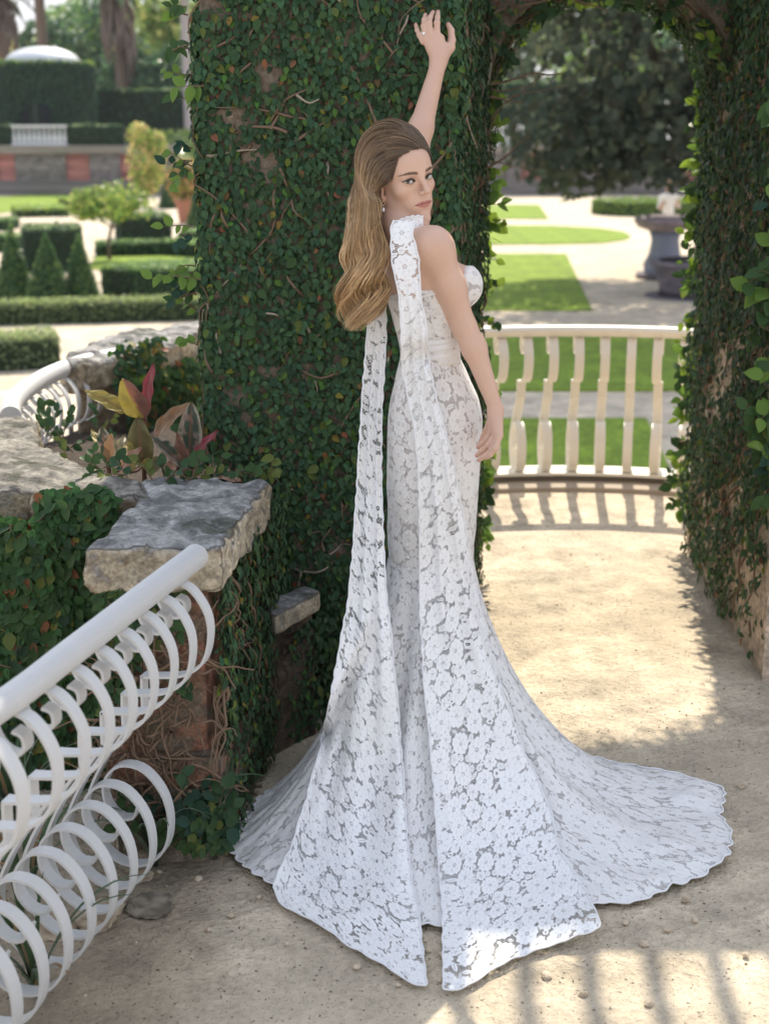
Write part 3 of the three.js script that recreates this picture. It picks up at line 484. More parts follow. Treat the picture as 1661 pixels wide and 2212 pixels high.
{ // pedestal: front upper corner, right side; planter wall front
  const o = thing('pedestal_ivy', 'creeping fig on the dark right side and front of the stone pedestal', 'climbing plant');
  const B = V(pB[0], 0, pB[1]), A = V(pA[0], 0, pA[1]), K = V(pedCap[4][0] - 0.03, 0, pedCap[4][1] - 0.12), K2 = V(K.x + 0.01, 0, NEARF);
  const n = V(-(K.z - B.z), 0, K.x - B.x).normalize(); if (n.x < 0) n.negate();
  const side = () => { const t = rnd(), y = rr(0.02, 0.82); if (y < 0.3 && rnd() < 0.5) return null; const bit = t < 0.72 ? B.clone().lerp(K, t / 0.72) : K.clone().lerp(K2, (t - 0.72) / 0.28); return { p: bit.setY(y), n: t < 0.72 ? n : V(1, 0, 0) }; };
  const frontTop = () => { const t = Math.pow(rnd(), 1.5), y = rr(0.3, 0.8); if (y < 0.8 - 0.42 * (1 - t) * (0.6 + 0.5 * rnd())) return null; return { p: A.clone().lerp(B, t * 0.8).setY(y), n: V(0, 0, 1) }; };
  const foot = () => { const t = rr(0.72, 1.02), y = Math.abs(gauss()) * 0.12 + 0.02; return { p: A.clone().lerp(B, t).setY(y + 0.05).add(V(0.02, 0, 0.05)), n: V(0.2, 0.2, 1) }; };
  ivy(o, anyOf([[side, 1], [frontTop, 0.28], [foot, 0.03]]), 6200, { thick: 0.055, bare: -0.2, bright: 0.1, size: [0.02, 0.034] });
  stems(o, stemStarts(() => side() ?? { p: B.clone().setY(0.5), n }, 70, () => V(gauss() * 0.1, -1, gauss() * 0.15)), 0.22, 0.0035, M.twig, B3([-0.6, 0.02, -4.5], [-0.2, 0.8, -3.4]));
  const frontAny = () => ({ p: A.clone().lerp(B, rr(0.05, 0.88)).setY(rr(0.15, 0.7)).add(V(0, 0, 0.03)), n: V(0, 0, 1) });
  const net = stems(o, stemStarts(frontAny, 150, () => V(gauss() * 0.6, gauss() * 0.8, 0)), 0.15, 0.0032, M.twig); net.name = 'root_net';
  for (let i = 0; i < 16; i++) { const t = rr(0.1, 1); sprig(o, A.clone().lerp(B, t).setY(pick([0.12, 0.18, 0.5, 0.66])).add(V(0, 0, 0.04)), V(gauss(), 0.6, 0.8), 0.07, 5, 0.036, pick([leafMats[3], leafMats[2]])); }
  for (let i = 0; i < 14; i++) { sprig(o, B.clone().add(V(rr(-0.12, 0.04), rr(0.06, 0.26), 0.05)), V(gauss(), 0.8, 0.7), 0.09, 6, 0.042, pick([leafMats[3], leafMats[2], leafMats[4]])); }
  const w = thing('planter_ivy', 'bright green creeping fig spilling over the planter wall at the left edge', 'climbing plant');
  const [w0, wm, w1] = planter.userData.front; delete planter.userData.front;
  const wf = () => ({ p: V(lerp(w0[0], w1[0], rnd()), rr(0, 0.84), 0), n: V(0.1, 0, 1) });
  const wallF = () => { const s = wf(), x = s.p.x; s.p.z = (x > wm[0] ? lerp(w0[1], wm[1], (x - w0[0]) / (wm[0] - w0[0])) : lerp(wm[1], w1[1], (x - wm[0]) / (w1[0] - wm[0]))) + 0.004; return s; };
  const capEdge = () => { const x = lerp(hp(250, 1078)[0], hp(90, 1078)[0], rnd()), z = hp(180, 1077)[1] + rr(-0.03, 0.0); return { p: V(x, rr(0.76, 0.91), z), n: V(0, 0.5, 1) }; };
  ivy(w, anyOf([[wallF, 1], [capEdge, 0.16]]), 8500, { thick: 0.08, bare: -0.6, bright: 0.1, size: [0.024, 0.042], palette: (s, r) => { const k = rr(0.6, 1.4); return r < 0.06 ? [0.22, 0.2, 0.04] : r < 0.1 ? [0.2, 0.08, 0.03] : [0.045 * k, 0.115 * k, 0.032 * k]; } });
  stems(w, stemStarts(wallF, 110), 0.22, 0.0035, M.twig, B3([-3, 0, -6], [-0.6, 0.76, -3]));
  for (let i = 0; i < 34; i++) { const s = i % 2 ? capEdge() : wallF(); sprig(w, s.p.add(V(0, 0, 0.03)), V(gauss(), gauss() * 0.5, 0.8), 0.08, 5, 0.042, pick([leafMats[3], leafMats[2]])); }
  const b = thing('back_wall_ivy', 'sunlit trailing creeper under the cap of the wall at the back of the planter', 'climbing plant');
  const bw = () => { const t = rnd(), p0 = hp(262, 770), p1 = hp(436, 716); return { p: V(lerp(p0[0], p1[0], t) + 0.02, rr(0.35, 0.8 - 0.0), lerp(p0[1], p1[1], t) - 0.03), n: V(0.35, 0, 0.93) }; };
  const side2 = () => ({ p: V(-0.64, rr(0.35, 0.9), rr(-6.3, -4.6)), n: V(-1, 0, 0.2) });
  const over = () => { const t = rnd(), p0 = hp(240, 766), p1 = hp(350, 745); return { p: V(lerp(p0[0], p1[0], t), rr(0.74, 0.93), lerp(p0[1], p1[1], t) + 0.02), n: V(0.3, 0.5, 0.8) }; };
  ivy(b, anyOf([[bw, 1], [side2, 0.6], [over, 0.12]]), 3400, { thick: 0.09, bare: -0.2, bright: 0.2, size: [0.03, 0.05], singles: 120 });
  const g = thing('ledge_ivy', 'dark creeper on the low ground ledge between pedestal and gate', 'climbing plant');
  const lf = () => { const t = rnd(), a = V(-0.36, 0, -4.25), c = V(-0.12, 0, -4.5); return { p: a.lerp(c, t).setY(rr(0, 0.4)).add(V(0.02, 0, 0)), n: V(0.8, 0, 0.6) }; };
  ivy(g, lf, 900, { thick: 0.08, bare: -0.3, singles: 90 });
}
// ---------------------------------------------------------------- broad-leaved plants in the planter and small things on the ground
{
  const zp = (x, y, d) => atD(x * 0.3689, 680.8 + y * 0.3689, d);
  const tones = { red: [[0.30, 0.035, 0.045], [0.36, 0.05, 0.06]], gold: [[0.34, 0.27, 0.06], [0.42, 0.34, 0.09]], brown: [[0.22, 0.10, 0.06], [0.30, 0.17, 0.08]], tan: [[0.36, 0.19, 0.08], [0.40, 0.24, 0.11]], olive: [[0.14, 0.12, 0.035], [0.22, 0.19, 0.06]], green: [[0.05, 0.075, 0.045], [0.42, 0.36, 0.26]], salmon: [[0.40, 0.19, 0.11], [0.46, 0.27, 0.16]], half: [[0.36, 0.28, 0.05], [0.22, 0.09, 0.06]] };
  M.big = Ph({ color: C(1, 1, 1), vertexColors: true, roughness: 0.9, transmission: 0.34, thickness: 0, clearcoat: 0.35, clearcoatRoughness: 0.35, bumpMap: clone(leafBump, 1), bumpScale: 0.002 });
  function bigLeaf(o, base, tip, width, tone, face, curl = 0.12, fold = 0.22) {
    const L = base.distanceTo(tip), dir = tip.clone().sub(base).normalize(), n = face.clone().addScaledVector(dir, -face.dot(dir)).normalize(), side = new THREE.Vector3().crossVectors(dir, n), [c0, c1] = tones[tone], col = [];
    const g = gridGeo(12, 20, (u, v) => { const s = u * 2 - 1, w = width * 0.5 * Math.pow(Math.sin(Math.PI * Math.pow(clamp(v, 0.001, 0.999), 0.82)), 0.62) * (1 - 0.1 * v); const p = base.clone().addScaledVector(dir, v * L).addScaledVector(side, s * w * (1 - 0.1 * fold)).addScaledVector(n, Math.abs(s) * fold * w - curl * L * (v - 0.5) * (v - 0.5) * 2 + 0.004 * Math.sin(v * 17 + s * 3) * Math.abs(s)); const pt = fbm(p.x * 38, p.y * 26, p.z * 38, 3); let k = tone === 'half' ? (s > 0.08 * pt ? 1 : 0) : sstep(0.55, 0.8, Math.abs(s) + pt * 1.5) ; let c = mix3(c0, c1, k); if (tone === 'green' && pt > 0.13) c = mix3(c, [0.40, 0.24, 0.19], 0.7); if (Math.abs(s) < 0.07) c = mix3(c, [0.30, 0.12, 0.06], 0.6); c = mix3(c, [c[0] * 0.7, c[1] * 0.7, c[2] * 0.7], sstep(0, 0.3, pt)); col.push(...c); return { p }; });
    g.setAttribute('color', new THREE.Float32BufferAttribute(col, 3));
    return part('leaf', g, M.big, o);
  }
  const F = (x, y, z) => V(x, y, z);
  const plants = [
    ['rubber plant with a rolled tan leaf at the left of the planter', [[[635, 872, 4.5], [598, 655, 4.5], 118, 'green', F(0.5, 0.2, 1)], [[640, 868, 4.47], [650, 695, 4.47], 86, 'tan', F(-0.5, 0.1, 1)], [[650, 860, 4.52], [535, 660, 4.62], 70, 'gold', F(0, 1, 0.5)], [[640, 880, 4.5], [735, 690, 4.6], 80, 'olive', F(-0.2, 0.6, 0.7)]], [640, 900, 4.5]],
    ['tall rubber plant with an upright red leaf and yellow leaves in the middle', [[[852, 575, 4.55], [893, 283, 4.55], 92, 'red', F(-0.55, 0.1, 0.8)], [[845, 608, 4.5], [715, 378, 4.46], 172, 'half', F(-0.2, 0.15, 1)], [[745, 560, 4.55], [503, 440, 4.5], 112, 'gold', F(0.1, 0.8, 0.75)], [[840, 885, 4.46], [806, 600, 4.44], 165, 'olive', F(0, 0.1, 1)], [[690, 915, 4.4], [822, 772, 4.36], 84, 'salmon', F(-0.3, 0.7, 0.7)], [[880, 915, 4.4], [965, 818, 4.45], 90, 'olive', F(-0.1, 0.5, 0.9)], [[770, 920, 4.4], [735, 748, 4.5], 90, 'gold', F(0.3, 0.3, 0.9)], [[850, 910, 4.36], [870, 838, 4.34], 70, 'gold', F(0, 0.3, 1)]], [845, 900, 4.52]],
    ['rubber plant with a grey green upright leaf and a low arching salmon leaf', [[[885, 705, 4.6], [1112, 508, 4.56], 112, 'tan', F(-0.6, 0.6, 0.8)], [[1110, 835, 4.5], [1122, 512, 4.47], 152, 'green', F(0.05, 0.1, 1)], [[1112, 862, 4.47], [1266, 672, 4.42], 74, 'red', F(-0.6, 0.5, 0.7)], [[1090, 880, 4.42], [893, 708, 4.36], 108, 'green', F(0.35, 0.6, 0.8)], [[1104, 880, 4.4], [1035, 690, 4.38], 92, 'brown', F(-0.5, 0.2, 0.9)], [[1138, 928, 4.36], [1412, 957, 4.26], 96, 'salmon', F(0.1, 1, 0.55)], [[1180, 900, 4.45], [1350, 905, 4.4], 90, 'tan', F(0.1, 1, 0.4)], [[990, 930, 4.36], [1000, 850, 4.4], 80, 'salmon', F(0.2, 0.3, 1)]], [1105, 930, 4.46]],
  ];
  for (const [label, leaves, stem] of plants) {
    const o = thing('rubber_plant', label, 'plant');
    const s = zp(...stem), top = zp(leaves[0][0][0], leaves[0][0][1], leaves[0][0][2]);
    part('stem', taperTube([V(s.x, 0.62, s.z), s.clone().lerp(top, 0.1), s.clone().lerp(top, 0.6), top], () => 0.008, 12, 7), S({ color: C(0.16, 0.09, 0.05), roughness: 0.8 }), o);
    for (const [b, t, w, tone, face] of leaves) { const bp = zp(...b), tp = zp(...t); bigLeaf(o, bp, tp, w * 0.3689 / FOCAL * b[2] * 1.02, tone, face); const st = s.clone().lerp(top, clamp((bp.y - s.y) / Math.max(0.05, top.y - s.y), 0, 1)); if (st.distanceTo(bp) > 0.015) part('leaf_stalk', taperTube([st, st.clone().lerp(bp, 0.5).add(V(0, -0.01, 0)), bp], () => 0.0035, 6, 5), S({ color: C(0.25, 0.1, 0.06), roughness: 0.7 }), o); }
  }
  // low creeper between the stems and along the cap edge
  const o = thing('planter_creeper', 'small bright green creeper along the inner edge of the planter cap', 'climbing plant');
  for (let i = 0; i < 24; i++) { const x = rr(150, 590), p = atH(x, lerp(1000, 1036, clamp((x - 150) / 150, 0, 1)) + rr(-8, 4), 0.9); sprig(o, p, V(gauss(), 0.35 + rnd() * 0.4, gauss()), 0.08, 4, rr(0.025, 0.042), pick([leafMats[3], leafMats[2], leafMats[5]])); }
  for (let i = 0; i < 9; i++) { const x = rr(90, 260), p = atH(x, 935 + rr(-10, 70) * (x > 150 ? 1 : 0.3), 0.82); sprig(o, p, V(gauss(), 0.8, gauss()), 0.12, 5, rr(0.03, 0.05), pick([leafMats[3], leafMats[2], leafMats[5]])); }
  // strap-leaved plants behind the near railing
  M.strap = Ph({ color: C(0.05, 0.1, 0.03), roughness: 0.9, transmission: 0.25, thickness: 0, clearcoat: 0.25, clearcoatRoughness: 0.4 });
  M.strapDry = Ph({ color: C(0.26, 0.16, 0.07), roughness: 0.95, transmission: 0.2, thickness: 0 });
  const straps = [['dark strap leaved plant inside the near railing scrolls, left one', atH(60, 1960, 0), 26], ['strap leaved tuft beside the pedestal foot behind the railing', atH(335, 1870, 0), 20], ['strap leaved plant with dry yellow blades at the bottom left corner', atH(80, 2150, 0), 20], ['dark upright strap leaved clump against the planter wall', atH(30, 1780, 0), 24]];
  for (const [label, p, n] of straps) {
    const t = thing('strap_plant', label, 'plant');
    for (let i = 0; i < n; i++) { const a = rnd() * 6.28, L = rr(0.22, 0.48), lean = rr(0.3, 0.9), w = rr(0.006, 0.012), dir = V(Math.cos(a), 0, Math.sin(a)), sd = V(-dir.z, 0, dir.x); part('leaf', gridGeo(2, 9, (u, v) => ({ p: p.clone().addScaledVector(dir, L * lean * v * (0.4 + 0.6 * v) * (1 + rnd() * 0)).add(V(0, L * (v - 0.62 * lean * v * v * v), 0)).addScaledVector(sd, (u - 0.5) * w * 2 * (1 - v * v * 0.9)) })), i % 6 === 5 ? M.strapDry : M.strap, t); }
  }
}
{ // loose stones and pebbles
  const rock = (r, s) => { const g = new THREE.IcosahedronGeometry(r, 3), P = g.attributes.position; for (let i = 0; i < P.count; i++) { const p = V(0, 0, 0).fromBufferAttribute(P, i), n = p.clone().normalize(), k = 1 + 0.55 * fbm(n.x * 1.7 + s, n.y * 1.7, n.z * 1.7, 2) + 0.3 * fbm(n.x * 6 + s, n.y * 6, n.z * 6, 3); P.setXYZ(i, p.x * k, p.y * k * 0.66, p.z * k); } g.computeVertexNormals(); return paint(g, (p) => { const q = fbm(p.x * 40 + s, p.y * 40, p.z * 40, 3); return mix3([0.6, 0.5, 0.37], [0.38, 0.29, 0.2], sstep(-0.2, 0.3, q)); }); };
  const big = [[205, 1990, 0.055, 'rough buff stone block half hidden by the lowest scrolls of the railing'], [235, 1965, 0.042, 'angular buff stone next to the lowest scrolls of the railing'], [305, 1895, 0.03, 'small buff stone by the pedestal foot under the ivy'], [120, 2010, 0.05, 'buff stone lying between the railing scrolls near the bottom left'], [325, 1960, 0.06, 'dark mossy stone sunk in the path left of the train']];
  big.forEach(([x, y, r, l], i) => { const p = atH(x, y, 0); const m = single('stone', paint(rock(r, i * 7.3), (p) => { const q = fbm(p.x * 30 + i, p.y * 30, p.z * 30, 4); return i > 3 ? mix3([0.3, 0.26, 0.2], [0.12, 0.1, 0.07], sstep(-0.2, 0.2, q)) : mix3([0.52, 0.43, 0.31], [0.28, 0.21, 0.14], sstep(-0.2, 0.25, q)); }), S({ vertexColors: true, roughness: 0.95, bumpMap: stoneBump, bumpScale: 0.002 }), l, 'stone'); m.position.set(p.x, r * 0.12, p.z); m.rotation.y = i * 2.1; m.scale.y = i > 3 ? 0.4 : 0.85; });
  const small = [[920, 2085], [925, 2055], [960, 2065], [905, 2030], [950, 2120], [1500, 1990], [1480, 1945], [1440, 1850 + 160], [1350, 1995], [1570, 1795], [1390, 2040], [860, 2130], [770, 2090], [430, 1900], [560, 1940], [345, 1885], [500, 1980], [1530, 1660], [1600, 1700], [1610, 2065], [1180, 2110], [1260, 2150], [1400, 2170], [620, 2040], [450, 2010]];
  const proto = [0, 1, 2].map((i) => rock(0.009, 31 + i * 5));
  const pebbleMat = S({ vertexColors: true, roughness: 0.95 });
  const seenAt = {}; small.forEach(([x, y], i) => { const p = atH(x, y, 0); const where = x < 700 ? 'left of the lace train' : x < 1000 ? 'in front of the gap between the cape ends' : 'right of the lace train'; const m = single('pebble', proto[i % 3], pebbleMat, `small pale pebble on the sand ${where}`, 'pebble', `pebbles ${where}`); m.position.set(p.x, 0.003, p.z); m.rotation.y = i * 1.7; m.scale.setScalar(rr(0.6, 1.35)); });
}
// ---------------------------------------------------------------- the bride
const bride = thing('person', 'person in white lace gown with long train, hand raised against the ivy', 'person');
const sminf = (a, b, k) => { const h = Math.max(k - Math.abs(a - b), 0) / k; return Math.min(a, b) - h * h * k * 0.25; };
const cone = (px, py, pz, a, b, ra, rb) => { const bx = b.x - a.x, by = b.y - a.y, bz = b.z - a.z, wx = px - a.x, wy = py - a.y, wz = pz - a.z, t = clamp((wx * bx + wy * by + wz * bz) / (bx * bx + by * by + bz * bz), 0, 1); const dx = wx - bx * t, dy = wy - by * t, dz = wz - bz * t; return Math.sqrt(dx * dx + dy * dy + dz * dz) - lerp(ra, rb, t); };
const ell = (x, y, z, cx, cy, cz, a, b, c) => { const X = (x - cx) / a, Y = (y - cy) / b, Z = (z - cz) / c, k0 = Math.sqrt(X * X + Y * Y + Z * Z), k1 = Math.sqrt((X / a) ** 2 + (Y / b) ** 2 + (Z / c) ** 2); return k1 < 1e-6 ? -Math.min(a, b, c) : k0 * (k0 - 1) / k1; };
const BF = V(0.84, 0, -0.54), BR = V(0.54, 0, 0.84);     // where her chest faces, and her right
// trunk as a stack of ellipses: height, centre, half width, half depth
const TRUNK = [[1010, 938, 3.96, 0.09, 0.08], [925, 938, 3.96, 0.11, 0.09], [850, 931, 3.95, 0.098, 0.082], [765, 929, 3.94, 0.090, 0.070], [700, 922, 3.94, 0.102, 0.078], [620, 912, 3.94, 0.120, 0.09], [560, 900, 3.94, 0.132, 0.088], [515, 884, 3.94, 0.13, 0.072], [488, 868, 3.94, 0.085, 0.06], [470, 864, 3.935, 0.05, 0.052]].map(([y, x, d, a, b]) => { const p = atD(x, y, d); return { h: p.y, x: p.x, z: p.z, a, b }; });
function trunkAt(h) { const T = TRUNK; let i = 0; while (i < T.length - 2 && h > T[i + 1].h) i++; const t0 = clamp((h - T[i].h) / (T[i + 1].h - T[i].h), 0, 1); const cr = (k) => { const p0 = T[Math.max(0, i - 1)][k], p1 = T[i][k], p2 = T[i + 1][k], p3 = T[Math.min(T.length - 1, i + 2)][k]; return 0.5 * (2 * p1 + (p2 - p0) * t0 + (2 * p0 - 5 * p1 + 4 * p2 - p3) * t0 * t0 + (3 * p1 - p0 - 3 * p2 + p3) * t0 ** 3); }; return { x: cr('x'), z: cr('z'), a: cr('a'), b: cr('b') }; }
const spineC = trunkAt(TRUNK[5].h);
function trunkSdf(x, y, z) {
  const top = TRUNK[TRUNK.length - 1].h, bot = TRUNK[0].h, h = clamp(y, bot, top), s = trunkAt(h), dx = x - s.x, dz = z - s.z;
  let r = dx * BR.x + dz * BR.z, f = dx * BF.x + dz * BF.z;
  const dent = f < 0 ? 0.010 * Math.exp(-r * r / 0.0006) * sstep(bot + 0.05, bot + 0.3, y) : 0; // furrow of the spine
  const k = Math.sqrt((r / s.a) ** 2 + (f / s.b) ** 2), lateral = (k - 1) * Math.min(s.a, s.b) * (k > 1e-3 ? 1 : 1) + dent;
  const over = y > top ? y - top : y < bot ? bot - y : 0;
  return over ? Math.hypot(Math.max(lateral, 0), over) + Math.min(0, lateral) * 0 : lateral;
}
const bustC = [1, -1].map((s) => { const c = trunkAt(atD(905, 612, 3.94).y), h = atD(905, 616, 3.94).y; return V(c.x + BF.x * 0.088 + BR.x * 0.066 * s, h, c.z + BF.z * 0.088 + BR.z * 0.066 * s); });
const J = {
  rs: atD(936, 528, 3.815), re: atD(1004, 708, 3.83), rw: atD(1071, 884, 3.80),
  ls: atD(828, 492, 4.05), le: atD(898, 318, 4.29), lw: atD(946, 140, 4.37),
  nk: atD(866, 484, 3.935), hd: atD(858, 425, 3.95),
};
// head frame
const yaw = 35 * Math.PI / 180, roll = 11 * Math.PI / 180, pitch = -0.02;
const HZ = V(Math.sin(yaw) * Math.cos(pitch), Math.sin(pitch), Math.cos(yaw) * Math.cos(pitch)), HX0 = V(Math.cos(yaw), 0, -Math.sin(yaw)), HY0 = new THREE.Vector3().crossVectors(HZ, HX0);
const HX = HX0.clone().multiplyScalar(Math.cos(roll)).addScaledVector(HY0, Math.sin(roll)), HY = HY0.clone().multiplyScalar(Math.cos(roll)).addScaledVector(HX0, -Math.sin(roll));
const HC = atD(868, 384, 3.94), HS = 1.0;
const toWorld = (x, y, z) => V(HC.x + (HX.x * x + HY.x * y + HZ.x * z) * HS, HC.y + (HX.y * x + HY.y * y + HZ.y * z) * HS, HC.z + (HX.z * x + HY.z * y + HZ.z * z) * HS);
const toHead = (x, y, z) => { const a = x - HC.x, b = y - HC.y, c = z - HC.z; return [(a * HX.x + b * HX.y + c * HX.z) / HS, (a * HY.x + b * HY.y + c * HY.z) / HS, (a * HZ.x + b * HZ.y + c * HZ.z) / HS]; };
const v3 = (x, y, z) => ({ x, y, z });
const smax = (a, b, k) => -sminf(-a, -b, k);
const EYE_R = 0.0130, EYE_X = 0.0315, EYE_Y = 0.0, EYE_Z = 0.0712;
function headLocal(x, y, z) { // x across, y up, z towards the face
  const ax = Math.abs(x);
  let d = ell(x, y, z, 0, 0.036, -0.016, 0.074, 0.090, 0.093);
  d = sminf(d, ell(x, y, z, 0, 0.03, 0.030, 0.063, 0.062, 0.060), 0.03);           // forehead
  d = sminf(d, ell(ax, y, z, 0, -0.030, 0.030, 0.0535, 0.066, 0.053), 0.022);      // face
  d = sminf(d, cone(ax, y, z, v3(0.049, -0.048, 0.004), v3(0.012, -0.108, 0.066), 0.0155, 0.0125), 0.026); // jaw
  d = sminf(d, ell(x, y, z, 0, -0.066, 0.036, 0.040, 0.045, 0.047), 0.02);
  d = sminf(d, ell(ax, y, z, 0.039, -0.024, 0.054, 0.021, 0.015, 0.019), 0.024);   // cheekbone
  d = sminf(d, cone(ax, y, z, v3(0.011, 0.0165, 0.0825), v3(0.040, 0.018, 0.068), 0.009, 0.008), 0.016);     // brow
  d = smax(d, -ell(ax, y, z, 0.031, 0.000, 0.099, 0.0195, 0.0125, 0.0175), 0.014); // socket
  d = sminf(d, cone(x, y, z, v3(0, 0.012, 0.0845), v3(0, -0.0265, 0.1090), 0.0070, 0.0074), 0.012); // nose ridge
  d = sminf(d, ell(x, y, z, 0, -0.0300, 0.1095, 0.0086, 0.0070, 0.0084), 0.008);
  d = sminf(d, ell(ax, y, z, 0.0104, -0.0342, 0.0960, 0.0060, 0.0056, 0.0085), 0.007);
  d = smax(d, -ell(ax, y, z, 0.0060, -0.0405, 0.1008, 0.0036, 0.0027, 0.005), 0.003);
  d = sminf(d, ell(x, y, z, 0, -0.064, 0.063, 0.036, 0.027, 0.0235), 0.02);       // mouth mound
  d = sminf(d, ell(x, y, z, 0, -0.1055, 0.0755, 0.0165, 0.0135, 0.0135), 0.016);   // chin
  d = smax(d, -ell(x, y, z, 0, -0.0835, 0.096, 0.018, 0.0045, 0.008), 0.008);
  // lips
  const ul = Math.min(cone(ax, y, z, v3(0.0050, -0.0585, 0.0878), v3(0.0290, -0.0650, 0.0768), 0.0043, 0.0022), 9);
  const ll = cone(ax, y, z, v3(0.003, -0.0706, 0.0862), v3(0.0250, -0.0670, 0.0782), 0.0052, 0.0022);
  d = sminf(d, ul, 0.003); d = sminf(d, ll, 0.003);
  d = smax(d, -cone(ax, y, z, v3(0, -0.0640, 0.0925), v3(0.0285, -0.0645, 0.0800), 0.0019, 0.0009), 0.0016);
  // lids round the eyeball with an almond opening
  const ex = ax - EYE_X, ey = y - EYE_Y, ez = z - EYE_Z;
  const lid = Math.hypot(ex, ey, ez) - (EYE_R + 0.0016);
  d = sminf(d, lid, 0.004);
  const tilt = ey - 0.10 * ex, up = 0.0066 * (1 - (ex / 0.0158) ** 2), dn = -0.0048 * (1 - (ex / 0.0158) ** 2);
  const alm = Math.max(tilt - up, dn - tilt, -(ez - 0.002));
  d = smax(d, -Math.max(alm, Math.hypot(ex, ey, ez) - (EYE_R + 0.012)), 0.0012);
  // ears
  const e1 = ell(ax, y, z, 0.0735, -0.012, -0.006, 0.007, 0.030, 0.017); d = sminf(d, e1, 0.006);
  d = sminf(d, ell(ax, y, z, 0.072, -0.040, 0.0, 0.005, 0.0085, 0.0075), 0.006);
  d = smax(d, -ell(ax, y, z, 0.081, -0.012, -0.004, 0.006, 0.02, 0.01), 0.004);
  return d;
}
const headSdf = (x, y, z) => { const [a, b, c] = toHead(x, y, z); return headLocal(a, b, c) * HS; };
const HB = trunkAt(1.25);
function bodySdf(x, y, z) {
  let d = trunkSdf(x, y, z);
  for (const b of bustC) d = sminf(d, Math.hypot(x - b.x, (y - b.y) * 0.95, z - b.z) - 0.052, 0.04);
  // shoulders, shoulder blades, arms
  d = sminf(d, cone(x, y, z, J.sc, J.rs, 0.045, 0.040), 0.045);
  d = sminf(d, Math.hypot(x - J.rs.x, y - J.rs.y + 0.012, z - J.rs.z) - 0.0445, 0.035);
  d = sminf(d, cone(x, y, z, J.rs, J.rm, 0.040, 0.0345), 0.03);
  d = sminf(d, cone(x, y, z, J.rm, J.re, 0.0345, 0.0305), 0.03);
  d = sminf(d, cone(x, y, z, J.re, J.rf, 0.0305, 0.0325), 0.02);
  d = sminf(d, cone(x, y, z, J.rf, J.rw, 0.0325, 0.0195), 0.02);
  d = sminf(d, cone(x, y, z, J.sc2, J.ls, 0.05, 0.045), 0.05);
  d = sminf(d, cone(x, y, z, J.ls, J.le, 0.046, 0.037), 0.03);
  d = sminf(d, cone(x, y, z, J.le, J.lf, 0.0355, 0.0355), 0.02);
  d = sminf(d, cone(x, y, z, J.lf, J.lw, 0.0355, 0.0225), 0.02);
  d = sminf(d, cone(x, y, z, J.blade, J.blade2, 0.028, 0.022), 0.05);
  // neck
  d = sminf(d, cone(x, y, z, J.nk, J.hd, 0.052, 0.045), 0.04);
  return d;
}
J.sc = v3(J.rs.x - BR.x * 0.10, J.rs.y + 0.006, J.rs.z - BR.z * 0.10); J.sc2 = v3(J.ls.x + BR.x * 0.10, J.ls.y + 0.02, J.ls.z + BR.z * 0.10);
J.rm = J.rs.clone().lerp(J.re, 0.5).add(V(0.006, 0, 0)); J.rf = J.re.clone().lerp(J.rw, 0.24).add(V(0.004, 0, 0)); J.lf = J.le.clone().lerp(J.lw, 0.22);
{ const s = trunkAt(atD(890, 560, 3.94).y); J.blade = V(s.x + BR.x * 0.085 - BF.x * 0.065, atD(890, 545, 3.9).y, s.z + BR.z * 0.085 - BF.z * 0.065); J.blade2 = V(s.x + BR.x * 0.055 - BF.x * 0.07, atD(890, 620, 3.9).y, s.z + BR.z * 0.055 - BF.z * 0.07); }
const allSdf = (x, y, z) => Math.hypot(x - HC.x, y - HC.y, z - HC.z) > 0.24 ? bodySdf(x, y, z) : sminf(bodySdf(x, y, z), headSdf(x, y, z), 0.012);

// hands: chains of joints, measured on the photograph
const zL = (x, y, d) => atD((1030 + x / 11.07) * 0.851, y / 11.07 * 0.851, d), zR = (x, y, d) => atD((1180 + x / 10.06) * 0.851, (980 + y / 10.06) * 0.851, d);
const handL = {
  wrist: [J.lw, 0.0225], palm: [[zL(900, 1760, 4.375), 0.0235], [zL(760, 1350, 4.385), 0.017]],
  web: [[zL(900, 1600, 4.38), zL(560, 1130, 4.392), 0.0205, 0.0115], [zL(900, 1600, 4.38), zL(700, 1060, 4.39), 0.022, 0.0125], [zL(930, 1600, 4.38), zL(850, 1040, 4.388), 0.022, 0.0130], [zL(950, 1600, 4.38), zL(980, 1080, 4.39), 0.021, 0.0120], [zL(960, 1650, 4.385), zL(1240, 1330, 4.405), 0.0205, 0.0150], [zL(930, 1700, 4.38), zL(1080, 1350, 4.392), 0.02, 0.015]],
  fingers: [
    [[zL(480, 1180, 4.392), 0.0085], [zL(385, 990, 4.398), 0.0078], [zL(320, 850, 4.41), 0.0069], [zL(280, 690, 4.43), 0.0056]],
    [[zL(560, 1100, 4.388), 0.0095], [zL(505, 740, 4.40), 0.0083], [zL(515, 560, 4.415), 0.0074], [zL(550, 410, 4.435), 0.0059]],
    [[zL(710, 1030, 4.385), 0.0102], [zL(650, 660, 4.398), 0.0088], [zL(685, 490, 4.415), 0.0078], [zL(760, 340, 4.437), 0.0061]],
    [[zL(880, 1010, 4.388), 0.0100], [zL(875, 640, 4.40), 0.0087], [zL(890, 480, 4.417), 0.0076], [zL(905, 330, 4.437), 0.0060]],
    [[zL(1240, 1330, 4.405), 0.0135], [zL(1290, 1130, 4.415), 0.0112], [zL(1270, 860, 4.43), 0.0098], [zL(1190, 690, 4.44), 0.0072]],
  ],
};
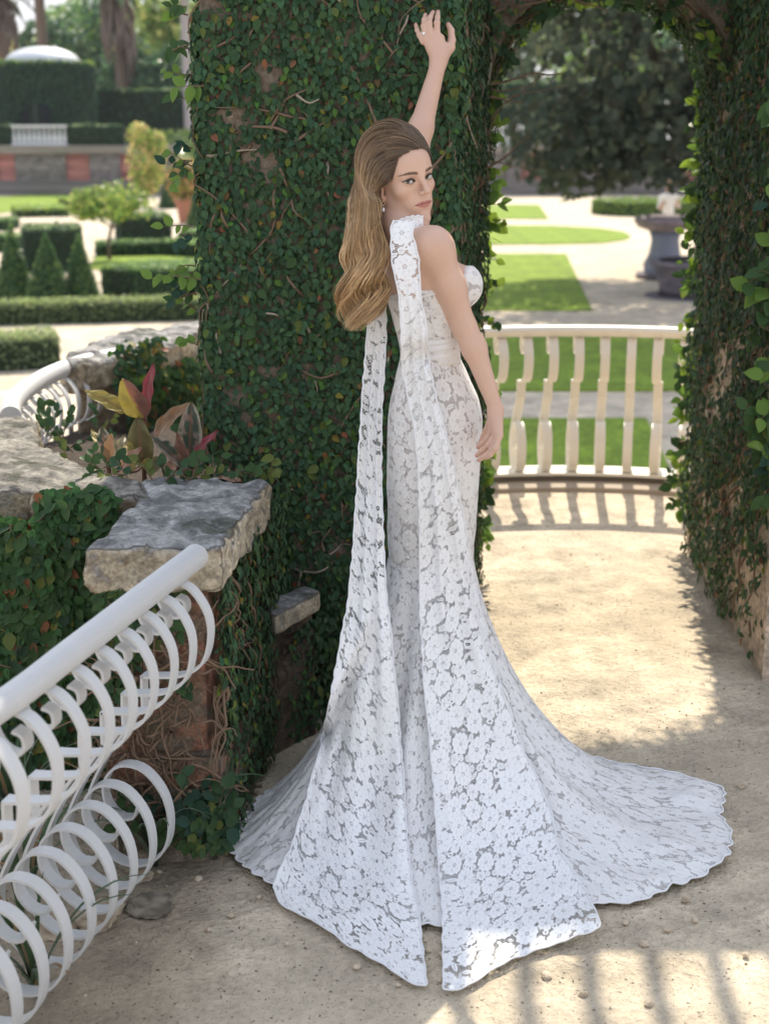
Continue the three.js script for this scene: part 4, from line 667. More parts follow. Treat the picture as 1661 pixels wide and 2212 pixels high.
const handR = {
  wrist: [J.rw, 0.0195], palm: [],
  web: [[zR(770, 620, 3.80), zR(800, 1180, 3.775), 0.0165, 0.0125], [zR(760, 620, 3.80), zR(700, 1130, 3.80), 0.0165, 0.013], [zR(810, 620, 3.80), zR(870, 1240, 3.76), 0.016, 0.0115], [zR(740, 650, 3.805), zR(640, 1060, 3.83), 0.015, 0.0125]],
  fingers: [
    [[zR(690, 1170, 3.80), 0.0105], [zR(560, 1370, 3.80), 0.0089], [zR(430, 1480, 3.805), 0.0078], [zR(335, 1560, 3.812), 0.0062]],
    [[zR(790, 1230, 3.775), 0.0105], [zR(600, 1510, 3.775), 0.0089], [zR(430, 1660, 3.785), 0.0078], [zR(305, 1770, 3.795), 0.0062]],
    [[zR(850, 1270, 3.76), 0.0100], [zR(680, 1640, 3.755), 0.0085], [zR(500, 1790, 3.765), 0.0075], [zR(360, 1890, 3.78), 0.006]],
    [[zR(880, 1290, 3.75), 0.0088], [zR(770, 1600, 3.735), 0.0075], [zR(650, 1760, 3.742), 0.0066], [zR(560, 1830, 3.76), 0.0055]],
    [[zR(640, 950, 3.83), 0.0115], [zR(560, 1130, 3.845), 0.010], [zR(480, 1290, 3.85), 0.009], [zR(420, 1420, 3.85), 0.0068]],
  ],
};
function handSdf(H, arm) {
  return (x, y, z) => {
    let d = arm(x, y, z);
    for (const [p, r] of H.palm) d = sminf(d, Math.hypot(x - p.x, y - p.y, z - p.z) - r, 0.014);
    for (const [a, b, ra, rb] of H.web) d = sminf(d, cone(x, y, z, a, b, ra, rb), 0.011);
    for (const F of H.fingers) { let f = 9; for (let i = 0; i < 3; i++) f = sminf(f, cone(x, y, z, F[i][0], F[i + 1][0], F[i][1], F[i + 1][1]), 0.004); f = sminf(f, Math.hypot(x - F[1][0].x, y - F[1][0].y, z - F[1][0].z) - F[1][1] * 1.04, 0.003); d = sminf(d, f, 0.0055); }
    return d;
  };
}
const armL = (x, y, z) => cone(x, y, z, J.lf, J.lw, 0.0355, 0.0225), armR = (x, y, z) => cone(x, y, z, J.rf, J.rw, 0.0325, 0.0195);
const skinTone = (p) => { const q = fbm(p.x * 22, p.y * 22, p.z * 22, 3); return [0.66 * (1 + 0.06 * q), 0.425 * (1 + 0.03 * q), 0.315]; };
const headTone = (p) => {
  const [x, y, z] = toHead(p.x, p.y, p.z), ax = Math.abs(x); let c = skinTone(p);
  if (z > 0.02) {
    const lip = Math.min(cone(ax, y, z, v3(0.0050, -0.0585, 0.0878), v3(0.0290, -0.0650, 0.0768), 0.0043, 0.0022), cone(ax, y, z, v3(0.003, -0.0706, 0.0862), v3(0.0250, -0.0670, 0.0782), 0.0052, 0.0022));
    const lx = ax / 0.0305, lu = -0.0637 + 0.0085 * (1 - lx * lx) - 0.0022 * Math.exp(-((ax / 0.004) ** 2)), ll2 = -0.0643 - 0.0108 * (1 - Math.pow(ax / 0.029, 2)); void lip; if (lx < 1 && z > 0.06) c = mix3(c, [0.46, 0.165, 0.14], sstep(0, 0.0016, lu - y) * sstep(0, 0.0016, y - ll2) * 0.9); if (lx < 0.97 && z > 0.06) c = mix3(c, [0.13, 0.04, 0.035], sstep(0.0013, 0.0004, Math.abs(y + 0.0642)) * 0.85);
    c = mix3(c, [0.62, 0.29, 0.21], 0.05 * sstep(0.024, 0.004, Math.hypot((ax - 0.044) * 0.8, y + 0.03, (z - 0.07) * 0.7)));     // rouge
    const ex = ax - EYE_X, ey = y - EYE_Y, ed = Math.hypot(ex * 0.75, ey - 0.003);
    c = mix3(c, [0.30, 0.16, 0.115], 0.75 * sstep(0.0125, 0.006, ed) * (ey > -0.004 ? 1 : 0.35));                              // eye shadow
    const lash = ey - 0.10 * ex - 0.0064 * (1 - (ex / 0.0168) ** 2); if (Math.abs(ex) < 0.0168 && z > 0.07) { c = mix3(c, [0.03, 0.02, 0.018], sstep(0.0022, 0.0006, Math.abs(lash))); const ln = ey - 0.10 * ex + 0.0054 * (1 - (ex / 0.0158) ** 2); c = mix3(c, [0.06, 0.035, 0.03], 0.8 * sstep(0.0016, 0.0004, Math.abs(ln))); }
    if (ex > 0.012 && ex < 0.023) c = mix3(c, [0.03, 0.02, 0.018], sstep(0.0014, 0.0005, Math.abs(ey - 0.0015 - 0.36 * (ex - 0.012))) * sstep(0.023, 0.015, ex));   // wing of the liner
    const bx = ax - 0.0125, by = 0.0185 + 0.30 * bx - 6.6 * bx * bx; if (bx > -0.002 && bx < 0.046) c = mix3(c, [0.075, 0.042, 0.027], sstep(0.0054 - 0.0034 * sstep(0.02, 0.044, bx), 0.0022 - 0.0016 * sstep(0.02, 0.044, bx), Math.abs(y - by)) * sstep(-0.002, 0.003, bx) * sstep(0.046, 0.042, bx) * 0.9); // brows
  }
  return c;
};
{
  const parts = [];
  const cut = 1.0;
  const bounds = (pts, m) => { const b = new THREE.Box3().setFromPoints(pts.map((p) => V(p.x, p.y, p.z))); b.min.addScalar(-m); b.max.addScalar(m); return b; };
  // trunk and arms down to just above the wrists
  const L7 = J.lf.clone().lerp(J.lw, 0.86), R7 = J.rf.clone().lerp(J.rw, 0.86);
  const neckCut = (x, y, z) => { const [, b] = toHead(x, y, z); return b; };
  const bb = bounds([J.rs, J.re, R7, J.ls, J.le, L7, J.nk, V(TRUNK[0].x - 0.1, TRUNK[0].h - 0.05, TRUNK[0].z - 0.1), V(TRUNK[0].x + 0.1, TRUNK[0].h, TRUNK[0].z + 0.1), bustC[0], bustC[1]], 0.075);
  void cut; void neckCut;
  const wl = J.lw.clone().sub(J.lf).normalize(), wr = J.rw.clone().sub(J.rf).normalize();
  const plane = (p, n) => (x, y, z) => (x - p.x) * n.x + (y - p.y) * n.y + (z - p.z) * n.z;
  const pl = plane(L7, wl), pr = plane(R7, wr);
  const lowHead = plane(toWorld(0, -0.135, 0), HY);
  parts.push(paint(surfaceNets((x, y, z) => Math.max(allSdf(x, y, z), pl(x, y, z) - 0.012, pr(x, y, z) > 0.012 && y < 1.35 ? pr(x, y, z) - 0.012 : -1, lowHead(x, y, z) > 0.014 && Math.hypot(x - HC.x, y - HC.y, z - HC.z) < 0.15 ? Math.min(lowHead(x, y, z) - 0.014, 0.15 - Math.hypot(x - HC.x, y - HC.y, z - HC.z)) : -1), bb.min, bb.max, 0.0082), skinTone));
  const hb = bounds([toWorld(-0.09, -0.14, -0.12), toWorld(0.09, 0.14, 0.12), toWorld(0.09, -0.14, 0.12), toWorld(-0.09, 0.14, -0.12), toWorld(-0.09, -0.14, 0.12), toWorld(0.09, 0.14, -0.12)], 0.012);
  parts.push(paint(surfaceNets((x, y, z) => Math.max(allSdf(x, y, z), -lowHead(x, y, z) - 0.006, Math.hypot(x - HC.x, y - HC.y, z - HC.z) - 0.17), hb.min, hb.max, 0.0023), headTone));
  for (const [H, arm, from, n] of [[handL, armL, L7, wl], [handR, armR, R7, wr]]) {
    const f = handSdf(H, arm), b = bounds([from, ...H.fingers.flat().map((q) => q[0]), ...H.web.flatMap((q) => [q[0], q[1]])], 0.03), pn = plane(from, n);
    const nails = H.fingers.map((F) => { const a = F[3][0], d = a.clone().sub(F[2][0]).normalize(); return { p: a.clone().addScaledVector(d, 0.002), r: F[3][1] }; });
    parts.push(paint(surfaceNets((x, y, z) => Math.max(f(x, y, z), -pn(x, y, z) - 0.004), b.min, b.max, 0.002), (p) => { let c = skinTone(p); for (const N of nails) { const d = p.distanceTo(N.p); c = mix3(c, [0.62, 0.30, 0.24], sstep(N.r * 1.9, N.r * 1.1, d) * 0.8); } return c; }));
  }
  M.skin = Ph({ color: C(1, 1, 1), vertexColors: true, roughness: 0.42, specularIntensity: 0.6, sheen: 0.15, sheenRoughness: 0.5, sheenColor: C(0.9, 0.6, 0.5) });
  part('body', merge(parts), M.skin, bride);
  // eyes
  for (const s of [-1, 1]) {
    const look = V(0, 0, 0).copy(vcam).sub(toWorld(s * EYE_X, EYE_Y, EYE_Z)).normalize();
    const g = new THREE.SphereGeometry(EYE_R, 40, 40);
    paint(g, (p) => { const a = p.clone().normalize().angleTo(look) * EYE_R; return a < 0.0021 ? [0.006, 0.005, 0.005] : a < 0.0060 ? mix3([0.11, 0.085, 0.055], [0.03, 0.026, 0.02], sstep(0.0036, 0.006, a)) : [0.56, 0.53, 0.51]; });
    const e = part('eye', g, Ph({ vertexColors: true, roughness: 0.3, clearcoat: 0.35, clearcoatRoughness: 0.08 }), bride);
    e.position.copy(toWorld(s * EYE_X, EYE_Y, EYE_Z));
    // upper lashes
    const ls = []; for (let i = 0; i <= 12; i++) { const ex = lerp(-0.0135, 0.0165, i / 12), up = 0.0062 * (1 - (ex / 0.0164) ** 2) + 0.10 * ex; ls.push(toWorld(s * (EYE_X + ex), EYE_Y + up + (i > 9 ? (i - 9) * 0.0007 : 0), EYE_Z + Math.sqrt(Math.max(0.00001, (EYE_R + 0.0022) ** 2 - ex * ex - up * up)) + 0.001)); }
    part('lashes', taperTube(ls, (t) => 0.0006 + 0.0011 * Math.sin(Math.PI * Math.min(1, 0.15 + t * 0.8)), 24, 6), S({ color: C(0.012, 0.009, 0.008), roughness: 0.8 }), bride);
  }
}
// ---------------------------------------------------------------- lace
const laceCanvas = (() => { // white = thread, dark = holes of the net; one tile is 0.42 m
  const N = 2048, cv = document.createElement('canvas'); cv.width = cv.height = N; const g = cv.getContext('2d');
  g.fillStyle = '#000'; g.fillRect(0, 0, N, N);
  const wrap = (x, y, r, f) => { for (const ox of [-N, 0, N]) for (const oy of [-N, 0, N]) if (x + ox > -r && x + ox < N + r && y + oy > -r && y + oy < N + r) { g.save(); g.translate(x + ox, y + oy); f(); g.restore(); } };
  // hexagonal net
  g.strokeStyle = '#fff'; g.lineWidth = 6.6; const s = 17, hx = s * Math.sqrt(3), nx = Math.round(N / hx), ny = Math.round(N / (1.5 * s) / 2) * 2, fx = N / nx / hx, fy = N / ny / (1.5 * s);
  for (let j = -1; j <= ny; j++) for (let i = -1; i <= nx; i++) { const x = (i + (j & 1 ? 0.5 : 0)) * hx * fx, y = j * 1.5 * s * fy; g.beginPath(); g.moveTo(x - hx * fx / 2, y + s * fy * 0.5); g.lineTo(x - hx * fx / 2, y - s * fy * 0.5); g.lineTo(x, y - s * fy); g.lineTo(x + hx * fx / 2, y - s * fy * 0.5); g.stroke(); }
  const flower = (x, y, R, n, a) => wrap(x, y, R * 1.5, () => { g.rotate(a); g.fillStyle = '#fff'; for (let k = 0; k < n; k++) { g.save(); g.rotate(k / n * 2 * Math.PI); g.beginPath(); g.moveTo(0, 0); g.bezierCurveTo(R * 0.5, R * 0.1, R * 0.62, R * 0.75, R * 0.22, R * 0.98); g.quadraticCurveTo(R * 0.02, R * 0.86, -R * 0.2, R); g.bezierCurveTo(-R * 0.62, R * 0.75, -R * 0.5, R * 0.1, 0, 0); g.fill(); g.strokeStyle = '#d4d4d4'; g.lineWidth = 5; g.stroke(); g.strokeStyle = '#a0a0a0'; g.lineWidth = 5; g.beginPath(); g.moveTo(0, R * 0.34); g.lineTo(0, R * 0.62); g.stroke(); g.restore(); }
    g.fillStyle = '#000'; g.beginPath(); g.arc(0, 0, R * 0.17, 0, 7); g.fill(); g.strokeStyle = '#fff'; g.lineWidth = R * 0.07; for (let k = 0; k < 3; k++) { g.beginPath(); g.moveTo(-R * 0.17 * Math.cos(k * 1.05), -R * 0.17 * Math.sin(k * 1.05)); g.lineTo(R * 0.17 * Math.cos(k * 1.05), R * 0.17 * Math.sin(k * 1.05)); g.stroke(); } g.fillStyle = '#fff'; g.beginPath(); g.arc(0, 0, R * 0.07, 0, 7); g.fill(); });
  const small = (x, y, R, a) => wrap(x, y, R * 1.5, () => { g.rotate(a); g.fillStyle = '#fff'; for (let k = 0; k < 6; k++) { g.beginPath(); g.arc(Math.cos(k * Math.PI / 3) * R * 0.62, Math.sin(k * Math.PI / 3) * R * 0.62, R * 0.42, 0, 7); g.fill(); } g.fillStyle = '#000'; g.beginPath(); g.arc(0, 0, R * 0.3, 0, 7); g.fill(); g.fillStyle = '#fff'; g.beginPath(); g.arc(0, 0, R * 0.13, 0, 7); g.fill(); });
  const leaf = (x, y, L, a) => wrap(x, y, L * 1.2, () => { g.rotate(a); g.fillStyle = '#fff'; g.beginPath(); g.moveTo(0, -L); g.bezierCurveTo(L * 0.55, -L * 0.4, L * 0.5, L * 0.5, 0, L); g.bezierCurveTo(-L * 0.5, L * 0.5, -L * 0.55, -L * 0.4, 0, -L); g.fill(); g.strokeStyle = '#666'; g.lineWidth = 5; g.beginPath(); g.moveTo(0, -L * 0.6); g.lineTo(0, L * 0.6); g.stroke(); });
  const stem = (x, y, a, L) => wrap(x, y, L * 2, () => { g.rotate(a); g.strokeStyle = '#fff'; g.lineWidth = 15; g.beginPath(); g.moveTo(0, 0); g.bezierCurveTo(L * 0.3, -L * 0.3, L * 0.7, L * 0.25, L, 0); g.stroke(); });
  const spots = [], free = (x, y, r) => spots.every(([a, b, q]) => { let dx = Math.abs(a - x), dy = Math.abs(b - y); dx = Math.min(dx, N - dx); dy = Math.min(dy, N - dy); return Math.hypot(dx, dy) > (q + r) * (q > 120 && r > 120 ? 0.82 : 0.84); });
  const place = (r, tries, f) => { for (let k = 0; k < tries; k++) { const x = rnd() * N, y = rnd() * N; if (free(x, y, r)) { spots.push([x, y, r]); f(x, y); } } };
  place(190, 500, (x, y) => flower(x, y, rr(175, 200), 6, rnd() * 6)); place(140, 700, (x, y) => flower(x, y, rr(130, 148), 5, rnd() * 6));
  place(100, 900, (x, y) => flower(x, y, 100, 5, rnd() * 6)); place(82, 900, (x, y) => (rnd() < 0.5 ? small(x, y, 78, rnd() * 6) : leaf(x, y, 88, rnd() * 6))); place(56, 2000, (x, y) => flower(x, y, 58, 5, rnd() * 6)); place(44, 3600, (x, y) => (rnd() < 0.45 ? small(x, y, 46, rnd() * 6) : leaf(x, y, 56, rnd() * 6)));
  for (let k = 0; k < 60; k++) stem(rnd() * N, rnd() * N, rnd() * 6, rr(90, 170));
  return { cv, data: g.getImageData(0, 0, N, N).data, N };
})();
const LACE = 0.37;
const laceTex = (f, srgb, n = 2048) => { const d = new Uint8Array(n * n * 4), k = laceCanvas.N / n; for (let j = 0; j < n; j++) for (let i = 0; i < n; i++) { let v = 0; if (k === 1) v = laceCanvas.data[(j * n + i) * 4]; else { for (let b = 0; b < k; b++) for (let a = 0; a < k; a++) v += laceCanvas.data[((j * k + b) * laceCanvas.N + i * k + a) * 4]; v /= k * k; } const c = f(v / 255), o = (j * n + i) * 4; d[o] = c[0] * 255; d[o + 1] = c[1] * 255; d[o + 2] = c[2] * 255; d[o + 3] = 255; } const t = new THREE.DataTexture(d, n, n, THREE.RGBAFormat); t.wrapS = t.wrapT = THREE.RepeatWrapping; t.magFilter = THREE.LinearFilter; t.minFilter = THREE.LinearFilter; if (srgb) t.colorSpace = THREE.SRGBColorSpace; t.repeat.set(1 / LACE, 1 / LACE); t.needsUpdate = true; return t; };
const laceA = laceTex((v) => [v, v, v], false), laceB = laceTex((v) => [v, v, v], false, 1024);
const laceOnLining = laceTex((v) => mix3([0.79, 0.77, 0.755], [0.96, 0.955, 0.95], v), true), laceOnNude = laceTex((v) => mix3([0.825, 0.78, 0.75], [0.945, 0.93, 0.915], v), true);
const cloth = { color: C(0.93, 0.922, 0.91), roughness: 0.85, sheen: 0.25, sheenRoughness: 0.6, sheenColor: C(1, 1, 1), side: THREE.DoubleSide };
M.laceSkirt = Ph({ ...cloth, map: laceOnLining, bumpMap: laceB, bumpScale: 0.0022 });
M.laceNude = Ph({ ...cloth, map: laceOnNude, bumpMap: laceB, bumpScale: 0.0022 });
M.laceOpen = Ph({ ...cloth, color: C(0.885, 0.88, 0.87), alphaMap: laceA, transparent: true, bumpMap: laceB, bumpScale: 0.0018 });
M.satin = Ph({ color: C(0.82, 0.80, 0.775), roughness: 0.4, sheen: 0.3, sheenColor: C(1, 1, 1) });
M.border = Ph({ color: C(0.84, 0.84, 0.85), roughness: 0.85 });

// ---------------------------------------------------------------- gown
const gown = new THREE.Group(); gown.name = 'gown'; bride.add(gown);
const KNEE = 0.70, kneeC = atD(930, 1200, 3.95);
const hemPx = [[1560, 1850], [1572, 1812], [1548, 1760], [1500, 1712], [1440, 1687], [1340, 1692], [1255, 1668], [1190, 1628]];
const hemC = V(atH(935, 1700, 0).x, 0, -3.98);
const hemPts = [[1572, 1815], [1560, 1862], [1520, 1890], [1450, 1912], [1380, 1945], [1290, 1952], [1180, 1985], [1060, 2010], [940, 2000], [820, 1990], [700, 1972], [620, 1935], [560, 1895], [508, 1845], [502, 1815]].map(([x, y]) => atH(x, y, 0.01));
const hemRad = (() => { // polar outline of the hem on the ground
  const arr = hemPts.map((p) => [Math.atan2(p.z - hemC.z, p.x - hemC.x), Math.hypot(p.x - hemC.x, p.z - hemC.z)]);
  for (const [x, y] of [[1548, 1762]]) { const p = atH(x, y, 0.01); arr.unshift([Math.atan2(p.z - hemC.z, p.x - hemC.x), Math.hypot(p.x - hemC.x, p.z - hemC.z)]); }
  arr.unshift([0.115, 0.86], [0.03, 0.74], [-0.06, 0.64], [-0.17, 0.55], [-0.34, 0.46], [-0.62, 0.38], [-1.0, 0.33], [-1.57, 0.3]); arr.push([2.75, 0.56], [3.05, 0.42], [3.6, 0.33], [4.71, 0.30]);
  arr.sort((a, b) => a[0] - b[0]);
  return (f) => { let a = f; while (a > 4.71) a -= 2 * Math.PI; while (a < -1.57) a += 2 * Math.PI; for (let i = 0; i < arr.length - 1; i++) if (a <= arr[i + 1][0]) { const t = clamp((a - arr[i][0]) / (arr[i + 1][0] - arr[i][0] + 1e-9), 0, 1); return lerp(arr[i][1], arr[i + 1][1], t * t * (3 - 2 * t) * 0.4 + t * 0.6); } return 0.3; };
})();
const rings = [[765, 929, 3.94, 0.080, 0.088], [820, 935, 3.945, 0.106, 0.114], [880, 940, 3.95, 0.130, 0.142], [950, 939, 3.955, 0.135, 0.158], [1040, 935, 3.955, 0.131, 0.155], [1120, 932, 3.955, 0.127, 0.147], [1200, 930, 3.95, 0.124, 0.142]].map(([y, x, d, a, b]) => { const p = atD(x, y, d); return { h: p.y, x: p.x, z: p.z, a, b }; });
const KN = rings[rings.length - 1];
const upperSkirt = (u, v) => { // u round, v from waist down to the knee
  const t = v * (rings.length - 1), i = Math.min(rings.length - 2, Math.floor(t)), f = t - i, cr = (k) => { const p0 = rings[Math.max(0, i - 1)][k], p1 = rings[i][k], p2 = rings[i + 1][k], p3 = rings[Math.min(rings.length - 1, i + 2)][k]; return 0.5 * (2 * p1 + (p2 - p0) * f + (2 * p0 - 5 * p1 + 4 * p2 - p3) * f * f + (3 * p1 - p0 - 3 * p2 + p3) * f ** 3); };
  const a = (u - 0.25) * 2 * Math.PI, h = cr('h'), wr = 0.0035 * fbm(a * 1.6, h * 9, 2.2, 3) * (1 + 2 * v);
  return { p: V(cr('x') + Math.cos(a) * (cr('a') + wr), h, cr('z') + Math.sin(a) * (cr('b') + wr)), u: (a > Math.PI ? a : a) * 0.15, v: h };
};
const foldAt = (a, u) => 0.5 * Math.sin(a * 9 + 1.3 * Math.sin(a * 2.3) + 0.6 * u) + 0.3 * Math.sin(a * 17 + 2.1 + u) + 0.2 * Math.sin(a * 4 + 0.7);
function lowerSkirt(u, v) { // v = 0 at the knee, 1 at the hem
  const a = (u - 0.25) * 2 * Math.PI, ca = Math.cos(a), sa = Math.sin(a), R = hemRad(a), k0 = { x: KN.x + ca * KN.a, z: KN.z + sa * KN.b }, scal = 0.014 * Math.abs(Math.sin(a * 46 + Math.sin(a * 5)));
  const hx = hemC.x + ca * (R + scal), hz = hemC.z + sa * (R + scal), far = Math.hypot(hx - k0.x, hz - k0.z), e = clamp(far / 0.62, 0.55, 1.6);
  const w = Math.pow(v, 1.25), pw = lerp(1.15 + 1.85 * sstep(0.2, 0.95, far), 1.45, Math.exp(-(((a - 2.5) / 0.42) ** 2)));
  const wo = Math.pow(w, 1.3); let x = lerp(k0.x, hx, wo), z = lerp(k0.z, hz, wo), h = 0.012 + (KN.h - 0.012) * Math.pow(1 - w, pw);
  const F = foldAt(a, v), amp = 0.03 * Math.sin(Math.PI * Math.min(1, w * 1.15)) * clamp(far * 1.6, 0.4, 1.2), nx = x - hemC.x, nzv = z - hemC.z, L = Math.hypot(nx, nzv) || 1;
  const lie = sstep(0.5, 0.95, w);                                       // on the ground the folds become low ridges
  x += nx / L * F * amp * (1 - lie); z += nzv / L * F * amp * (1 - lie);
  h += amp * 0.5 * F * (1 - lie) + lie * (0.02 * Math.max(0, F + 0.2) + 0.04 * Math.max(0, fbm(x * 5.5, z * 5.5, 1.7, 3) + 0.05)) * (1 - 0.6 * sstep(0.93, 1, w));
  h += 0.012 * fbm(x * 7, h * 4, z * 7 + 3, 3) * w;
  const s = 0.14 + Math.hypot(far * w, KN.h - h);
  return { p: V(x, Math.max(0.008, h), z), u: Math.cos(a) * s * 0.93 + 0.2, v: Math.sin(a) * s * 0.93, e };
}
const upG = gridGeo(120, 60, upperSkirt, true), loG = gridGeo(560, 110, lowerSkirt, true);
part('skirt', upG, M.laceNude, gown);
part('train', loG, M.laceSkirt, gown);
// hem border: a corded edge
{ const pts = []; for (let i = 0; i <= 560; i++) pts.push(lowerSkirt((i % 560) / 560, 1).p.add(V(0, 0.003, 0))); const c = pts.filter((_, i) => i % 2 === 0); part('hem', new THREE.TubeGeometry(new THREE.CatmullRomCurve3(c, true), 700, 0.0028, 5, true), M.border, gown); }
// bodice: the trunk a few millimetres out, cut at the waist and along the neckline
{
  const waistY = rings[0].h - 0.02, topL = atD(848, 652, 3.85).y, topR = atD(945, 628, 3.8).y;
  const f = (x, y, z) => { let d = trunkSdf(x, y, z); for (const b of bustC) d = sminf(d, Math.hypot(x - b.x, (y - b.y) * 0.95, z - b.z) - 0.053, 0.04); const s = trunkAt(y), fr = (x - s.x) * BF.x + (z - s.z) * BF.z, r = (x - s.x) * BR.x + (z - s.z) * BR.z; const top = lerp(topL, topR, sstep(-0.1, 0.10, r)) + 0.055 * sstep(0.02, 0.1, fr); return Math.max(d - 0.006, y - top, waistY - y); };
  const g = surfaceNets(f, V(spineC.x - 0.24, waistY - 0.03, spineC.z - 0.24), V(spineC.x + 0.3, topR + 0.1, spineC.z + 0.24), 0.0055), P = g.attributes.position, uv = g.attributes.uv;
  for (let i = 0; i < P.count; i++) { const s = trunkAt(P.getY(i)); uv.setXY(i, Math.atan2(P.getZ(i) - s.z, P.getX(i) - s.x) * 0.115 + 0.1, P.getY(i) + 0.07); }
  part('bodice', g, M.laceNude, gown);
  // seams, neckline edge and the sash
  const ringPts = (h, off, a0, a1, n, dh = () => 0) => { const r = []; for (let i = 0; i <= n; i++) { const a = lerp(a0, a1, i / n), hh = h + dh(i / n), s = trunkAt(hh); const ca = Math.cos(a), sa = Math.sin(a); r.push(V(s.x + (BR.x * ca * s.a + BF.x * sa * s.b) * (1 + off / 0.1), hh, s.z + (BR.z * ca * s.a + BF.z * sa * s.b) * (1 + off / 0.1))); } return r; };
  part('neckline', taperTube(ringPts(topR - 0.003, 0.008, -Math.PI / 2, 0.5, 24, (t) => lerp(topL - topR, 0, sstep(0, 0.75, t))), () => 0.0035, 30, 6), M.satin, gown);
  for (const a of [-0.55, 0.02]) part('seam', taperTube([0, 0.25, 0.5, 0.75, 1].map((t) => ringPts(lerp(topR - 0.01, waistY + 0.05, t), 0.007, a, a, 1)[0]), () => 0.0026, 16, 5), M.satin, gown);
  for (const [h0, h1, w] of [[rings[0].h + 0.016, rings[0].h + 0.052, 0.011], [rings[0].h - 0.012, rings[0].h + 0.03, 0.0085], [rings[0].h + 0.034, rings[0].h + 0.064, 0.009]]) part('sash', taperTube(ringPts(h0, 0.006, -1.75, 1.1, 24, (t) => (h1 - h0) * t), () => w, 30, 8, 0.45), M.satin, gown);
}
// buttons down the centre back
{ const bg = new THREE.SphereGeometry(0.0058, 10, 8).scale(1, 1, 0.6); for (let i = 0; i < 26; i++) { const y = lerp(838, 1490, i / 25), x = lerp(866, 897, i / 25); const hit = skirtHit(x, y); if (!hit) continue; const b = part('button', bg, M.satin, gown); b.position.copy(hit.p).addScaledVector(hit.n, 0.004); b.lookAt(hit.p.clone().add(hit.n)); } }
function skirtHit(x, y) { // nearest point of the gown on the line of sight
  const tris = skirtHit.t ??= [upG, loG].map((g, k) => { const m = new THREE.Mesh(k ? gridGeo(110, 44, lowerSkirt) : gridGeo(48, 18, upperSkirt), new THREE.MeshBasicMaterial({ side: THREE.DoubleSide })); m.updateMatrixWorld(); return m; });
  const rc = skirtHit.rc ??= new THREE.Raycaster(); rc.set(vcam, ray(x, y).normalize()); const h = rc.intersectObjects(tris, false)[0]; if (!h) return null; const n = h.face.normal.clone(); if (n.dot(rc.ray.direction) > 0) n.negate(); return { p: h.point, n };
}
// the two long cape panels from the shoulders to the ground
function cape(name, left, right, depth, tail, rows, cols, offs) {
  const iy = (list, y) => { for (let i = 0; i < list.length - 1; i++) if (y <= list[i + 1][0]) { const t = clamp((y - list[i][0]) / (list[i + 1][0] - list[i][0]), 0, 1); return lerp(list[i][1], list[i + 1][1], t * t * (3 - 2 * t) * 0.35 + t * 0.65); } return list[list.length - 1][1]; };
  const y0 = left[0][0], grid = [];
  for (let j = 0; j <= rows; j++) {
    const row = []; const v = j / rows;
    for (let i = 0; i <= cols; i++) {
      const u = i / cols, yb = y0 + (tail(u) - y0) * v; let xl = iy(left, yb), xr = iy(right, yb); const x = lerp(xl, xr, u);
      const want = iy(depth, yb), g0 = atH(x, yb, 0.014), hit = skirtHit(x, yb); let d = want ?? 9;
      if (hit) { const dh = -hit.p.z - 0.016; d = lerp(Math.min(d, dh), dh, sstep(offs - 320, offs + 120, yb)); }
      d = Math.min(d, -g0.z);
      row.push([x, yb, d, hit ? -hit.p.z - 0.014 : 9]);
    }
    grid.push(row);
  }
  for (let it = 0; it < 6; it++) for (let j = 1; j < rows; j++) for (let i = 0; i <= cols; i++) { const s = (a, b) => grid[clamp(a, 0, rows)][clamp(b, 0, cols)][2]; const m = (s(j - 1, i) + s(j + 1, i) + s(j, i - 1) + s(j, i + 1)) / 4; grid[j][i][2] = Math.min(lerp(grid[j][i][2], m, 0.6), -atH(grid[j][i][0], grid[j][i][1], 0.012).z); }
  for (const r of grid) for (const q of r) q[2] = Math.min(q[2], q[3]);
  const P = grid.map((r) => r.map(([x, y, d]) => atD(x, y, d)));
  for (let j = 0; j <= rows; j++) for (let i = 0; i <= cols; i++) { // hanging folds and scalloped edges
    const u = i / cols, v = j / rows, p = P[j][i], wave = (0.5 + 0.5 * Math.sin(u * 15 + 1.6 * Math.sin(v * 3))) * 0.02 + (0.5 + 0.5 * Math.sin(u * 31 + v * 5)) * 0.006, w = sstep(0.02, 0.25, v) * (1 - 0.55 * sstep(0.8, 0.97, v));
    p.z += Math.abs(wave) * w + 0.002; p.y += 0.010 * fbm(p.x * 9, p.z * 9, 5, 3) * sstep(0.7, 0.9, v); if (p.y < 0.012) p.y = 0.012;
    const eg = u < 0.5 ? -1 : 1, k = sstep(0.86, 1, Math.abs(u * 2 - 1)); p.x += eg * k * 0.0042 * Math.abs(Math.sin(v * 150));
    if (j === rows) { p.z += 0.008 * Math.abs(Math.sin(u * 22)); }
  }
  // lengths along the panel for the weave
  const len = [0]; for (let j = 1; j <= rows; j++) len.push(len[j - 1] + P[j][cols >> 1].distanceTo(P[j - 1][cols >> 1]));
  const g = gridGeo(cols, rows, (u, v) => { const i = Math.round(u * cols), j = Math.round(v * rows), c = P[j][cols >> 1], wd = P[j][i].distanceTo(c) * (i < cols / 2 ? -1 : 1); return { p: P[j][i], u: wd + (name.length % 5) * 0.11, v: -len[j] + 0.05 }; });
  const m = part(name, g, M.laceOpen, gown);
  const edge = [...P.map((r) => r[0]), ...P[rows], ...P.map((r) => r[cols]).reverse()];
  part('cape_border', new THREE.TubeGeometry(new THREE.CatmullRomCurve3(edge.filter((_, i) => i % 2 === 0).map((p) => p.clone().add(V(0, 0.001, 0.002)))), 420, 0.0023, 5, false), M.border, gown);
  return { m, P };
}
